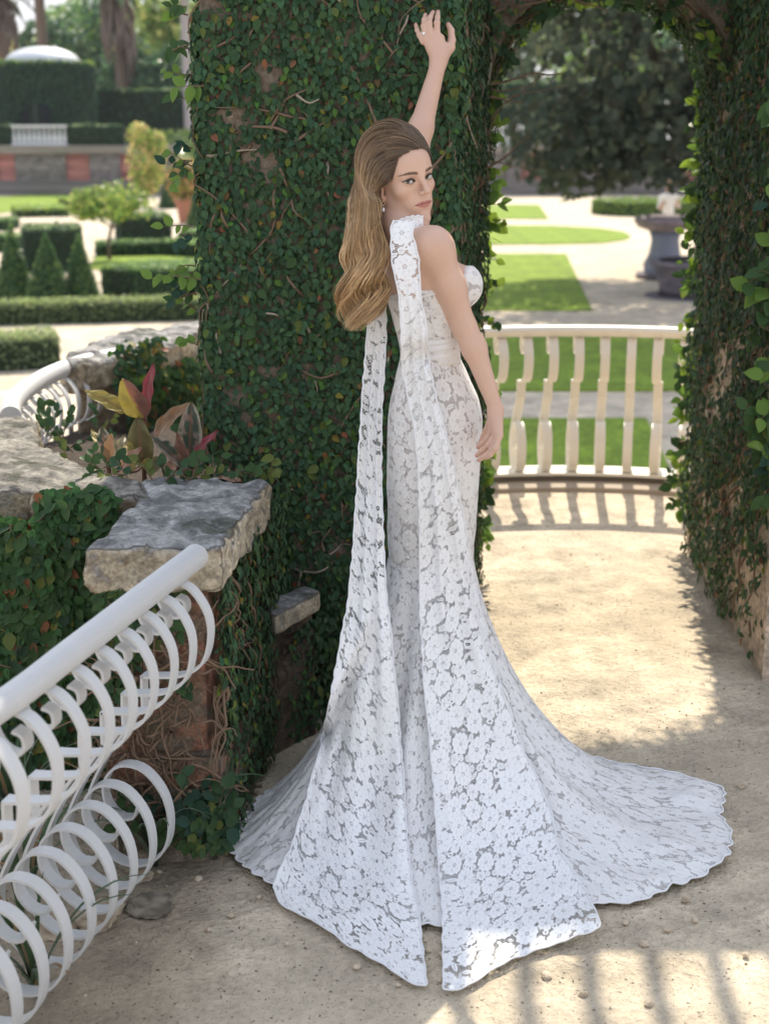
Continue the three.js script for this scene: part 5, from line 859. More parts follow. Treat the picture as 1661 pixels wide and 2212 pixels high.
const lerpList = (L) => (u) => { for (let i = 0; i < L.length - 1; i++) if (u <= L[i + 1][0]) return lerp(L[i][1], L[i + 1][1], (u - L[i][0]) / (L[i + 1][0] - L[i][0])); return L[L.length - 1][1]; };
cape('cape_panel', [[540, 818], [640, 808], [720, 795], [850, 785], [1000, 776], [1150, 767], [1280, 756], [1380, 738], [1480, 720], [1600, 696], [1700, 669], [1800, 640], [1905, 596], [1950, 578], [2130, 610]],
  [[540, 829], [640, 831], [720, 832], [800, 828], [900, 822], [1050, 822], [1150, 826], [1250, 830], [1400, 846], [1550, 860], [1700, 871], [1800, 876], [1900, 888], [1960, 902], [2122, 918]],
  [[540, 3.99], [640, 3.95], [800, 3.92], [1000, 3.86], [1150, 3.80], [1280, 3.74], [1400, 3.66], [1560, 3.52], [1700, 3.40], [1900, 3.3], [2100, 3]], lerpList([[0, 1912], [0.1, 1948], [0.35, 1995], [0.6, 2052], [0.85, 2104], [1, 2122]]), 170, 40, 1560);
cape('cape_panel', [[476, 851], [500, 846], [560, 848], [640, 864], [700, 868], [790, 870], [850, 882], [920, 897], [1000, 905], [1150, 908], [1300, 908], [1450, 915], [1600, 930], [1700, 938], [1850, 948], [1960, 957], [2130, 960]],
  [[476, 893], [500, 888], [560, 902], [640, 906], [700, 918], [790, 925], [850, 938], [920, 956], [1000, 978], [1150, 1004], [1250, 1022], [1350, 1044], [1480, 1078], [1600, 1122], [1700, 1166], [1760, 1190], [1830, 1202], [1900, 1252], [1990, 1292], [2130, 1310]],
  [[476, 3.785], [500, 3.77], [560, 3.752], [640, 3.745], [790, 3.765], [900, 3.78], [1000, 3.77], [1200, 3.70], [1400, 3.62], [1600, 3.5], [2100, 3]], lerpList([[0, 2132], [0.15, 2118], [0.3, 2088], [0.5, 2052], [0.7, 2036], [1, 1994]]), 180, 48, 900);
// lace collar round the neck
{
  const pts = []; for (let i = 0; i <= 40; i++) { const t = i / 40; pts.push([lerp(849, 914, t), 490 - 15 * Math.sin(Math.PI * 0.62 * t), lerp(3.85, 3.845, t) - 0.012 * Math.sin(Math.PI * t)]); }
  const g = gridGeo(40, 6, (u, v) => { const q = pts[Math.round(u * 40)], sc = v === 0 ? 3 * Math.abs(Math.sin(u * 17)) : 0; const p = atD(q[0], q[1] - 6 - sc + v * 24, q[2] - 0.004 * v); return { p, u: u * 0.11 + 0.13, v: -v * 0.032 + 0.3 }; });
  part('collar', g, M.laceOpen, gown);
  part('collar_edge', taperTube(pts.filter((_, i) => i % 2 === 0).map((q, i) => atD(q[0], q[1] - 6 - 3 * Math.abs(Math.sin(i / 20 * 17)), q[2])), () => 0.0028, 80, 6), M.border, gown);
}
// ---------------------------------------------------------------- hair, earring, ring
{
  const hair = new THREE.Group(); hair.name = 'hair'; bride.add(hair);
  const skull = (d, off) => { let t = 0.05; for (let i = 0; i < 14; i++) { const s = headLocal(d.x * t, d.y * t + 0.02, d.z * t) - off; t -= s * 0.9; } return V(d.x * t, d.y * t + 0.02, d.z * t); };
  const rows = [[436, 785, 31, 3.905, 0.047, 0.04], [490, 785, 35, 3.892, 0.05, 0.028], [550, 787, 41, 3.88, 0.05, 0.016], [605, 783, 42, 3.87, 0.045, 0.008], [658, 779, 41, 3.862, 0.04, 0], [715, 776, 31, 3.855, 0.035, 0]];
  const rowAt = (t) => { const k = clamp(t, 0, 1) * (rows.length - 1), i = Math.min(rows.length - 2, Math.floor(k)), f = k - i; return rows[i].map((v, j) => lerp(v, rows[i + 1][j], f)); };
  const strandGeos = [], N = 2400;
  for (let k = 0; k < N; k++) {
    const clump = Math.floor(k / 11), cr = (n) => { const s = Math.sin(clump * 127.1 + n * 311.7) * 43758.5453; return s - Math.floor(s); };
    const q = clamp((clump % 4 === 0 ? cr(1) * 0.2 : cr(1)) + gauss() * 0.04, 0, 1), layer = Math.pow(rnd(), 0.7);
    // hairline from the near temple over the forehead to the far side, then roots further back
    const al = lerp(-1.22, 1.15, q), back = Math.pow(rnd(), 1.8) * 1.5, lift = 0.006 + 0.014 * sstep(0.1, 0.6, back);
    const hk = Math.abs(al) / 1.22, front = V(Math.sign(al) * lerp(0, 0.86, Math.pow(hk, 0.8)), hk < 0.5 ? lerp(0.62, 0.54, hk * 2) : lerp(0.54, -0.10, hk * 2 - 1), lerp(0.80, 0.66, hk)).normalize();
    const axis = V(1, 0, 0), rootDir = front.clone().applyAxisAngle(axis, 0.05 * rnd() - back * (1 - 0.25 * Math.abs(al)));
    const pts = [], a = clamp(lerp(0.95, -0.95, q) + gauss() * 0.12, -1.05, 1.05), b = lerp(-1, 1, layer) + gauss() * 0.15;
    const exitDir = V(lerp(-0.92, -0.25, q), lerp(-0.36, 0.0, q), lerp(0.10, -0.9, Math.pow(q, 0.7))).normalize();
    const ang = rootDir.angleTo(exitDir), st = 7;
    for (let i = 0; i < st; i++) { const t = i / st, s = Math.sin(ang) || 1, d = rootDir.clone().multiplyScalar(Math.sin((1 - t) * ang) / s).addScaledVector(exitDir, Math.sin(t * ang) / s); d.y += 0.28 * sstep(0.08, 0.5, q) * Math.sin(Math.PI * t) * (1 - Math.abs(a) * 0.3); d.normalize(); const off = 0.0026 + (i === 0 ? 0 : lift * sstep(0, 0.25, t) + 0.010 * layer * sstep(0, 0.5, t)); const p = skull(d, off); pts.push(toWorld(p.x, p.y, p.z)); }
    const end = rr(0.78, 1.03) - 0.1 * Math.abs(a), ph = 1.9 * a + cr(2) * 1.5 + gauss() * 0.3, fq = 2.3 + cr(3) * 0.5, fly = rnd() < 0.07 ? rr(6, 16) : rr(0, 3);
    for (let i = 0; i <= 20; i++) { const t = i / 20 * end, R = rowAt(t), w = sstep(0.1, 0.75, t); const tight = 1 - 0.15 * Math.sin(t * 8 + clump); const x = R[1] + R[2] * a * tight + (12 * w + 2) * Math.sin(ph + t * fq * 6.28) + fly * (a < 0 ? -1 : 1) * w * Math.sin(ph * 3 + t * 5) - 9 * sstep(0.8, 1.0, t) * (0.3 + cr(7)); const d = R[3] - R[5] * a - R[4] * b * 0.55 + 0.022 * w * Math.cos(ph + t * fq * 6.28); pts.push(atD(x, R[0] + gauss() * 1.2, d)); }
    const th = rr(0.0007, 0.0016), g = taperTube(pts, (u) => th * Math.min(1, 0.8 + u * 3) * (1 - 0.72 * sstep(0.75, 1, u)), 46, 4, 0.7);
    const tone = rr(0.75, 1.3) * lerp(0.65, 1.35, cr(5)), warm = rnd(), col = new Float32Array(g.attributes.position.count * 3), UV = g.attributes.uv;
    for (let i = 0; i < UV.count; i++) { const v = UV.getY(i); const c0 = [0.085, 0.056, 0.038], c1 = mix3([0.27, 0.165, 0.082], [0.40, 0.265, 0.14], warm), c2 = mix3([0.50, 0.31, 0.15], [0.66, 0.46, 0.25], warm); const c = mix3(mix3(c0, c1, sstep(-0.05, 0.36, v)), c2, sstep(0.4, 0.95, v)); col[3 * i] = c[0] * tone; col[3 * i + 1] = c[1] * tone; col[3 * i + 2] = c[2] * tone; }
    g.setAttribute('color', new THREE.BufferAttribute(col, 3)); strandGeos.push(g);
  }
  M.hair = Ph({ color: C(1, 1, 1), vertexColors: true, roughness: 0.38, specularIntensity: 0.7, anisotropy: 0.4 });
  part('strands', merge(strandGeos), M.hair, hair, { kind: 'stuff' });
  // scalp under the strands
  const hbox = 0.13; const cap = surfaceNets((x, y, z) => { const d = headLocal(x, y, z) - 0.0015; const pl = -0.40 * (y - 0.075) + 0.915 * (z - 0.076) + 0.015; return Math.max(d, pl, -(y + 0.005)); }, V(-0.1, -0.1, -0.13), V(0.1, hbox + 0.01, 0.1), 0.005);
  const P = cap.attributes.position; for (let i = 0; i < P.count; i++) { const w = toWorld(P.getX(i), P.getY(i), P.getZ(i)); P.setXYZ(i, w.x, w.y, w.z); } cap.computeVertexNormals(); cap.deleteAttribute('uv'); cap.setAttribute('uv', new THREE.Float32BufferAttribute(new Float32Array(P.count * 2), 2));
  part('scalp', cap, S({ color: C(0.10, 0.067, 0.045), roughness: 0.8 }), hair);
  // inner mass of the long hair, behind the strands
  part('underhair', gridGeo(10, 14, (u, v) => { const R = rowAt(v * 0.86); const a = lerp(-0.85, 0.85, u) * (v === 0 ? 0.3 : 1); return { p: atD(R[1] + R[2] * a, R[0] - (v === 0 ? 60 : 0), R[3] - R[5] * a + 0.03 + 0.02 * a * a) }; }), S({ color: C(0.12, 0.078, 0.046), roughness: 0.8 }), hair);
  const gold = S({ color: C(0.85, 0.6, 0.35), metalness: 1, roughness: 0.25 }), gem = Ph({ color: C(0.9, 0.9, 0.92), roughness: 0.05, metalness: 0.1, clearcoat: 1 });
  const ear = new THREE.Group(); ear.name = 'earring'; bride.add(ear); const e0 = toWorld(-0.077, -0.047, 0.004);
  const hoop = part('hoop', new THREE.TorusGeometry(0.0052, 0.0011, 8, 24), gold, ear); hoop.position.copy(e0).add(V(0.003, -0.004, 0.012)); hoop.scale.set(0.7, 1.2, 1);
  const drop = part('drop', new THREE.OctahedronGeometry(0.0058, 1).scale(0.8, 1.25, 0.8), gem, ear); drop.position.copy(e0).add(V(0.003, -0.021, 0.012));
  const ring = new THREE.Group(); ring.name = 'finger_ring'; bride.add(ring); const f0 = handL.fingers[1][0][0], f1 = handL.fingers[1][1][0], rp = f0.clone().lerp(f1, 0.42);
  const band = part('band', new THREE.TorusGeometry(0.0094, 0.0011, 8, 28), gold, ring); band.position.copy(rp); band.lookAt(f1); const st = part('gem', new THREE.OctahedronGeometry(0.0052, 1), gem, ring); st.position.copy(rp).add(V(-0.004, 0.0, 0.0105));
}
// ---------------------------------------------------------------- the formal garden below the terrace
const G0 = GARDEN, gp = (x, y, dy = 0) => atH(x, y, G0 + dy);
const lawn = (pts, k = 0) => { const s = new THREE.Shape(pts.map(([x, y]) => { const p = gp(x, y); return new THREE.Vector2(p.x, -p.z); })); const g = new THREE.ExtrudeGeometry(s, { depth: 0.05, bevelEnabled: false }).rotateX(-Math.PI / 2).translate(0, G0 - 0.02 + k * 0.001, 0); return structure('lawn', g, M.lawn); };
lawn([[900, 1016], [1445, 1016], [1395, 908], [900, 908]]); lawn([[900, 846], [1560, 846], [1560, 727], [900, 724]]); lawn([[900, 672], [1278, 672], [1222, 550], [900, 550]]);
lawn([[900, 529], [1180, 529], [1300, 526], [1350, 519], [1362, 512], [1345, 502], [1290, 494], [1180, 489], [900, 486]]); lawn([[900, 474], [1184, 474], [1164, 444], [900, 442]]);
lawn([[-80, 432], [120, 418], [190, 418], [140, 446], [-80, 470]]); lawn([[190, 582], [450, 590], [450, 545], [215, 548]]);
// leaf scatter for clipped and loose foliage
const FOL = [leafGeo(0.8, 0.12, 0.1, 2), leafGeo(0.6, 0.2, 0.15, 2)];
function scatter(o, n, f, size, cols, name = 'foliage') {
  const mats = [], cs = [];
  for (let i = 0; i < n; i++) { const s = f(); if (!s) continue; const nn = s.n.clone().add(V(gauss() * 0.7, gauss() * 0.7, gauss() * 0.7)).normalize(); mats.push(leafMatrix(s.p, nn, V(gauss(), gauss(), gauss()), size * rr(0.6, 1.3))); const c = pick(cols), k = rr(0.7, 1.35) * 1.75; cs.push(C(c[0] * k, c[1] * k, c[2] * k)); }
  return instances(name, FOL[n % 2], M.foliage, mats, cs, o);
}
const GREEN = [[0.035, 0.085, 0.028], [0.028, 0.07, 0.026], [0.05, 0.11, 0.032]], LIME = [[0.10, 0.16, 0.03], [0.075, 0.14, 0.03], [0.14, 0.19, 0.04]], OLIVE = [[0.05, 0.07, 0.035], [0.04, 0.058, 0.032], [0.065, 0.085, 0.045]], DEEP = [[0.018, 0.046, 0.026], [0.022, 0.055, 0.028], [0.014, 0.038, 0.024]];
function hedge(label, a, b, depth, h, cols = GREEN, base = G0, leaf = 0.09, cat = 'hedge') { // a, b: ground points of the front face
  const o = thing('hedge', label, cat), d = b.clone().sub(a).setY(0), L = d.length(), t = d.clone().normalize(), n = V(t.z, 0, -t.x); if (n.z > 0) n.negate();   // n points away from the viewer
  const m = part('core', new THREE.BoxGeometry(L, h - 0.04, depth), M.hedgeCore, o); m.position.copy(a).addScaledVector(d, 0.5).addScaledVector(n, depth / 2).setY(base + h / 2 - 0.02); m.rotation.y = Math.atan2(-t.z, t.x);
  const area = L * h + L * depth + depth * h * 2;
  const tops = []; for (const c of cols) tops.push([0.12 + c[0] * 1.2, 0.15 + c[1] * 1.1, 0.05 + c[2]]);  // top leaves coloured paler to imitate sun grazing the hedge top
  scatter(o, Math.min(3500, Math.round(L * depth * 2.2 / (leaf * leaf))), () => ({ p: a.clone().addScaledVector(d, rnd()).addScaledVector(n, rnd() * depth).setY(base + h + 0.03 + 0.04 * gauss()), n: V(0, 1, 0) }), leaf, tops, 'sun_tinted_tops');
  scatter(o, Math.min(9000, Math.round(area * 2.6 / (leaf * leaf))), () => { const r = rnd() * area; let p, nn; const bumpy = 0.07 * gauss(); if (r < L * h) { p = a.clone().addScaledVector(d, rnd()).setY(base + rnd() * h).addScaledVector(n, -bumpy); nn = n.clone().negate(); } else if (r < L * (h + depth)) { p = a.clone().addScaledVector(d, rnd()).addScaledVector(n, rnd() * depth).setY(base + h + bumpy); nn = V(0, 1, 0); } else { const e = rnd() < 0.5 ? 0 : 1; p = a.clone().addScaledVector(d, e).addScaledVector(n, rnd() * depth).setY(base + rnd() * h); nn = t.clone().multiplyScalar(e ? 1 : -1); } return { p, n: nn }; }, leaf, cols);
  return o;
}
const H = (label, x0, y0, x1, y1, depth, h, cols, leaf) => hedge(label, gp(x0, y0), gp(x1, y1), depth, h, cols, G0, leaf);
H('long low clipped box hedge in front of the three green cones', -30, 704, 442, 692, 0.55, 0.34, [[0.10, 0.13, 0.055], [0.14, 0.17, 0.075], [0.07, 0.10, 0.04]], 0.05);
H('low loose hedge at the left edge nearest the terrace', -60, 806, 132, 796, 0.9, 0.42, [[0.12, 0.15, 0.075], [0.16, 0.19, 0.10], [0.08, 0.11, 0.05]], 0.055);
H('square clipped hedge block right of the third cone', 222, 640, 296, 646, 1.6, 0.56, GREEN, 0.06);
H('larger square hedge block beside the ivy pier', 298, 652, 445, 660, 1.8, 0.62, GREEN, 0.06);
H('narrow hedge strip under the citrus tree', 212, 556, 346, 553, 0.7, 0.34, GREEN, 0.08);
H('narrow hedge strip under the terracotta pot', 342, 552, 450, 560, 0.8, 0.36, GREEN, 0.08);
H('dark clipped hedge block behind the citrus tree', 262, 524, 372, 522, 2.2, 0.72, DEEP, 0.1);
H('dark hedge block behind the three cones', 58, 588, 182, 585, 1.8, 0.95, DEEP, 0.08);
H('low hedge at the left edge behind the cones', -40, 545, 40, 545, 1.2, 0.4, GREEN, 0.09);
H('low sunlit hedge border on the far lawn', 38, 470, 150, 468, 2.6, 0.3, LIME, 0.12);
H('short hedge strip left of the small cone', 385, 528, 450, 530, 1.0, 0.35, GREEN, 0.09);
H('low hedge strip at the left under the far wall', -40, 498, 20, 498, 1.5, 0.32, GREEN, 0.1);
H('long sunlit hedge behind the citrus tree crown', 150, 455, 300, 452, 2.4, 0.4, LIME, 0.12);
{ // round hedge bed through the arch
  const o = thing('hedge', 'round low hedge bed behind the stone basin seen through the arch', 'hedge'), c = gp(1400, 462), r = 2.2; const m = part('core', new THREE.CylinderGeometry(r, r, 0.5, 40), M.hedgeCore, o); m.position.set(c.x, G0 + 0.25, c.z);
  scatter(o, 5200, () => { const a = rnd() * 6.28; return rnd() < 0.5 ? { p: V(c.x + Math.cos(a) * r, G0 + rnd() * 0.52, c.z + Math.sin(a) * r), n: V(Math.cos(a), 0, Math.sin(a)) } : { p: V(c.x + Math.cos(a) * r * Math.sqrt(rnd()), G0 + 0.52 + 0.05 * gauss(), c.z + Math.sin(a) * r * Math.sqrt(rnd())), n: V(0, 1, 0) }; }, 0.12, LIME);
}
function topiary(label, x, y, r, h) {
  const o = thing('cone_topiary', label, 'topiary'), c = gp(x, y); const m = part('core', new THREE.ConeGeometry(r * 0.9, h * 0.95, 24), M.hedgeCore, o); m.position.set(c.x, G0 + h * 0.475, c.z);
  part('stem', new THREE.CylinderGeometry(0.04, 0.05, 0.2, 8).translate(c.x, G0 + 0.08, c.z), M.bark, o);
  scatter(o, Math.round(3600 * Math.sqrt(h / 1.4)), () => { const t = 1 - Math.sqrt(rnd()), a = rnd() * 6.28, q = r * (1 - t) + 0.03 * gauss(); return { p: V(c.x + Math.cos(a) * q, G0 + t * h + 0.04, c.z + Math.sin(a) * q), n: V(Math.cos(a), 0.35, Math.sin(a)) }; }, 0.055, [...GREEN, ...GREEN, [0.16, 0.22, 0.06]]);
}
topiary('clipped green cone at the left edge of the garden', 34, 648, 0.40, 1.42); topiary('middle clipped green cone, nearest of the three', 108, 657, 0.47, 1.30); topiary('right clipped green cone of the close trio', 178, 653, 0.36, 1.27);
topiary('small dark clipped cone left of the terracotta pot', 366, 450, 0.45, 1.6); topiary('dark clipped cone between terracotta pot and ivy pier', 430, 492, 0.42, 1.5);
function tree(label, base, trunk, blobs, n, size, cols, name = 'tree', bark = M.bark, cat = 'tree') { // trunk: [radius, top point, lean]; blobs: [dx, dy, dz, rx, ry, rz]
  const o = thing(name, label, cat), top = base.clone().add(trunk[1]); const pts = [base, base.clone().lerp(top, 0.4).add(V(trunk[2] ?? 0, 0, 0)), top];
  const wood = [taperTube(pts, (u) => trunk[0] * (1.15 - 0.5 * u), 14, 9)];
  for (const b of blobs) wood.push(taperTube([base.clone().lerp(top, 0.8), base.clone().lerp(top, 0.9).add(V(b[0] * 0.4, b[1] * 0.3, b[2] * 0.4)), top.clone().add(V(b[0], b[1], b[2]))], (u) => trunk[0] * 0.5 * (1.1 - u), 8, 6));
  part('trunk', merge(wood), bark, o);
  const vol = blobs.map((b) => b[3] * b[4]), tot = vol.reduce((a, b) => a + b);
  scatter(o, n, () => { let r = rnd() * tot, i = 0; while (i < blobs.length - 1 && (r -= vol[i]) > 0) i++; const b = blobs[i]; let d; do d = V(rr(-1, 1), rr(-1, 1), rr(-1, 1)); while (d.lengthSq() > 1); d.multiplyScalar(Math.pow(d.length(), -0.35)); const p = top.clone().add(V(b[0] + d.x * b[3], b[1] + d.y * b[4], b[2] + d.z * b[5])); const q = fbm(p.x / size * 0.09, p.y / size * 0.09, p.z / size * 0.09, 3); if (q < -0.05 && rnd() < 0.8) return null; return { p, n: V(d.x, d.y + 0.4, d.z).normalize() }; }, size, cols, 'crown');
  return o;
}
void 0; tree('small round headed citrus tree with thin leaning trunk in the parterre', gp(238, 563), [0.05, V(0.12, 1.0, 0), -0.06], [[0, 0.42, 0, 0.95, 0.5, 0.8], [-0.6, 0.38, 0.1, 0.55, 0.42, 0.5], [0.65, 0.35, 0, 0.5, 0.4, 0.5], [0.1, 0.75, 0, 0.6, 0.3, 0.5]], 2600, 0.12, [[0.2, 0.26, 0.05], [0.11, 0.18, 0.04], [0.28, 0.3, 0.08], [0.07, 0.13, 0.03]]);
tree('yellow green flowering shrub tree in front of the pink wall', gp(318, 446), [0.08, V(0, 1.5, 0)], [[0, 0.5, 0, 0.95, 0.9, 0.9], [-0.2, 1.5, 0, 0.6, 0.6, 0.6], [0.5, 1.1, 0, 0.55, 0.6, 0.5], [0.1, -0.4, 0, 0.8, 0.6, 0.7]], 2200, 0.19, [[0.3, 0.32, 0.08], [0.2, 0.26, 0.06], [0.45, 0.33, 0.16], [0.12, 0.19, 0.04]], 'shrub', M.bark, 'shrub');
{ // tall dark oak seen through the arch, spreading overhead
  const b = V(7.4, G0, -33), bl = [[-2.3, 0.4, 0.6, 2.6, 3.0, 2.6], [-3.1, 3.4, 0, 2.6, 2.4, 2.6], [0, 1.0, 1, 3.0, 3.0, 2.6], [2.4, 2.7, 0, 3, 3.0, 3], [-1.4, 6, 0.5, 3.4, 2.6, 3.2], [-2.8, -1.5, 1.0, 1.7, 1.2, 1.5], [-0.9, -1.5, 1.4, 1.9, 1.0, 1.8], [1.8, 6.5, 2, 3.2, 2.4, 3]];
  tree('broad crown of a tree above the arch shading the lawn', V(0.9, G0, -26.5), [0.22, V(0.6, 7.6, 0), 0.1], [[1.2, 1, 0, 3.2, 1.8, 3], [3.6, 1.4, 1, 3, 1.7, 3], [-0.6, 1.2, -1, 2.4, 1.6, 2.6], [2.2, 2.6, -2, 3, 1.6, 3], [1.6, 0.6, 4.6, 2.8, 1.5, 2.2], [3.8, 0.8, 5, 2.6, 1.5, 2.2], [-0.4, 0.4, 4.4, 2, 1.3, 2]], 15000, 0.3, [[0.035, 0.06, 0.03], [0.045, 0.07, 0.03]]);
  tree('large dark grey green tree filling the arch opening', b, [0.32, V(-0.4, 4.4, 0), 0.2], bl, 26000, 0.25, [[0.036, 0.05, 0.034], [0.03, 0.044, 0.033], [0.058, 0.074, 0.05], [0.045, 0.05, 0.03]], 'oak_tree');
}
// ---- terrace wall across the far end
const WZ = -76, WT = G0 + 2.5;
{
  const pink = S({ color: C(0.62, 0.27, 0.24), roughness: 0.95, map: clone(stoneMap, 0.6) }), greyS = S({ color: C(0.30, 0.27, 0.26), roughness: 1, map: clone(stoneMap, 0.35), bumpMap: clone(stoneBump, 0.5), bumpScale: 0.06 }), cop = S({ color: C(0.38, 0.34, 0.30), roughness: 1, map: clone(stoneMap, 0.5) });
  const o = thing('terrace_wall', 'long far terrace wall of pink stucco with dark stone panels', 'wall');
  part('stucco', box(44, 2.3, 0.8, -4, G0 + 1.15, WZ - 0.4), pink, o); part('coping', box(44.4, 0.42, 1.2, -4, WT - 0.19, WZ - 0.3), cop, o); part('base_course', box(44.2, 0.75, 0.3, -4, G0 + 0.37, WZ + 0.16), greyS, o);
  const X = (x) => (x - 830.5) / FOCAL * (76 * Math.cos(TILT) + 2 * Math.sin(TILT));
  for (const [a, b] of [[36, 145], [196, 262], [-120, -2], [300, 420], [470, 600], [640, 760], [800, 900], [960, 1000], [1040, 1124], [1204, 1300], [1340, 1480]]) part('stone_panel', box(X(b) - X(a), 1.35, 0.16, (X(a) + X(b)) / 2, G0 + 1.4, WZ + 0.06), greyS, o);
  structure('upper_terrace', box(200, 2.4, 90, 0, G0 + 1.22, WZ - 46), M.path);
  const white = S({ color: C(0.72, 0.74, 0.76), roughness: 0.7 });
  for (const [x0, x1, l] of [[28, 148, 'pale stone balustrade on the far wall in front of the domed hedge house'], [1056, 1132, 'pale balustrade on the far wall just right of the pier']]) {
    const r = thing('balustrade', l, 'balustrade'), a = X(x0), b = X(x1); part('rail', box(b - a, 0.1, 0.22, (a + b) / 2, WT + 0.98, WZ - 0.3), white, r); part('plinth', box(b - a, 0.1, 0.25, (a + b) / 2, WT + 0.07, WZ - 0.3), white, r);
    const pr = new THREE.LatheGeometry([[0.06, 0], [0.11, 0.2], [0.05, 0.5], [0.04, 0.7], [0.07, 0.82]].map((q) => new THREE.Vector2(...q)), 8); const n = Math.round((b - a) / 0.27); for (let i = 0; i < n; i++) { const m = part('baluster', pr, white, r); m.position.set(a + (i + 0.5) * (b - a) / n, WT + 0.115, WZ - 0.3); }
  }
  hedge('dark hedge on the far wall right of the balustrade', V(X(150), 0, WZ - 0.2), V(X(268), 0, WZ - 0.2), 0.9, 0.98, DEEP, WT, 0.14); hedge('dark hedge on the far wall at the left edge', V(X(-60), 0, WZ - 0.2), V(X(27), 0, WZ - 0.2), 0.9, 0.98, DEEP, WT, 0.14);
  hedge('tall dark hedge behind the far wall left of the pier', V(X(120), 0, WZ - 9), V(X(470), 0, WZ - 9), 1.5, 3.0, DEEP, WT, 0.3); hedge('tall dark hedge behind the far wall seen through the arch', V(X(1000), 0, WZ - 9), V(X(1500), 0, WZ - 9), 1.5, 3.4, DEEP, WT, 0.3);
}
{ // domed hedge-clad garden house
  const o = thing('garden_house', 'round hedge covered garden house with white shallow dome and dark doorway', 'pavilion'), d = 82, c = V((105 - 830.5) / FOCAL * 79.5, WT, -d), R = 2.75, h = 4.3;
  const w = part('wall', new THREE.CylinderGeometry(R - 0.1, R - 0.1, h, 48), M.hedgeCore, o); w.position.set(c.x, WT + h / 2, c.z);
  scatter(o, 9000, () => { const a = rnd() * 6.28, y = rnd(); const doorx = Math.cos(a) * R; if (Math.abs(doorx - 0.05) < 0.85 && Math.sin(a) > 0 && y * h < 1.7 + Math.sqrt(Math.max(0, 0.72 - (doorx - 0.05) ** 2)) * 0.6) return null; return { p: V(c.x + Math.cos(a) * R, WT + y * h, c.z + Math.sin(a) * R), n: V(Math.cos(a), 0, Math.sin(a)) }; }, 0.2, DEEP);
  scatter(o, 1100, () => { const a = rnd() * 6.28, q = R * rr(0.8, 1.03); return { p: V(c.x + Math.cos(a) * q, WT + h + rr(-0.15, 0.12), c.z + Math.sin(a) * q), n: V(0, 1, 0) }; }, 0.2, LIME, 'eave_foliage');  // lime eave leaves: the yellow rim light is put into their colour
  const dome = part('dome', new THREE.SphereGeometry(R * 0.74, 40, 16, 0, Math.PI * 2, 0, Math.PI / 2).scale(1, 0.44, 1), S({ color: C(0.60, 0.62, 0.66), roughness: 0.5 }), o); dome.position.set(c.x, WT + h + 0.02, c.z);
  const ds = new THREE.Shape(); ds.moveTo(-0.8, 0); ds.lineTo(-0.8, 1.7); ds.absarc(0, 1.7, 0.8, Math.PI, 0, true); ds.lineTo(0.8, 0); const dg = new THREE.ExtrudeGeometry(ds, { depth: 0.3, bevelEnabled: false }); const dm = part('doorway', dg, S({ color: C(0.008, 0.01, 0.014), roughness: 1 }), o); dm.position.set(c.x + 0.05, WT, c.z + R - 0.42);
  const post = part('door_post', box(0.14, 2.4, 0.1), S({ color: C(0.05, 0.06, 0.06), roughness: 1 }), o); post.position.set(c.x + 0.05, WT + 1.2, c.z + R - 0.06);
}
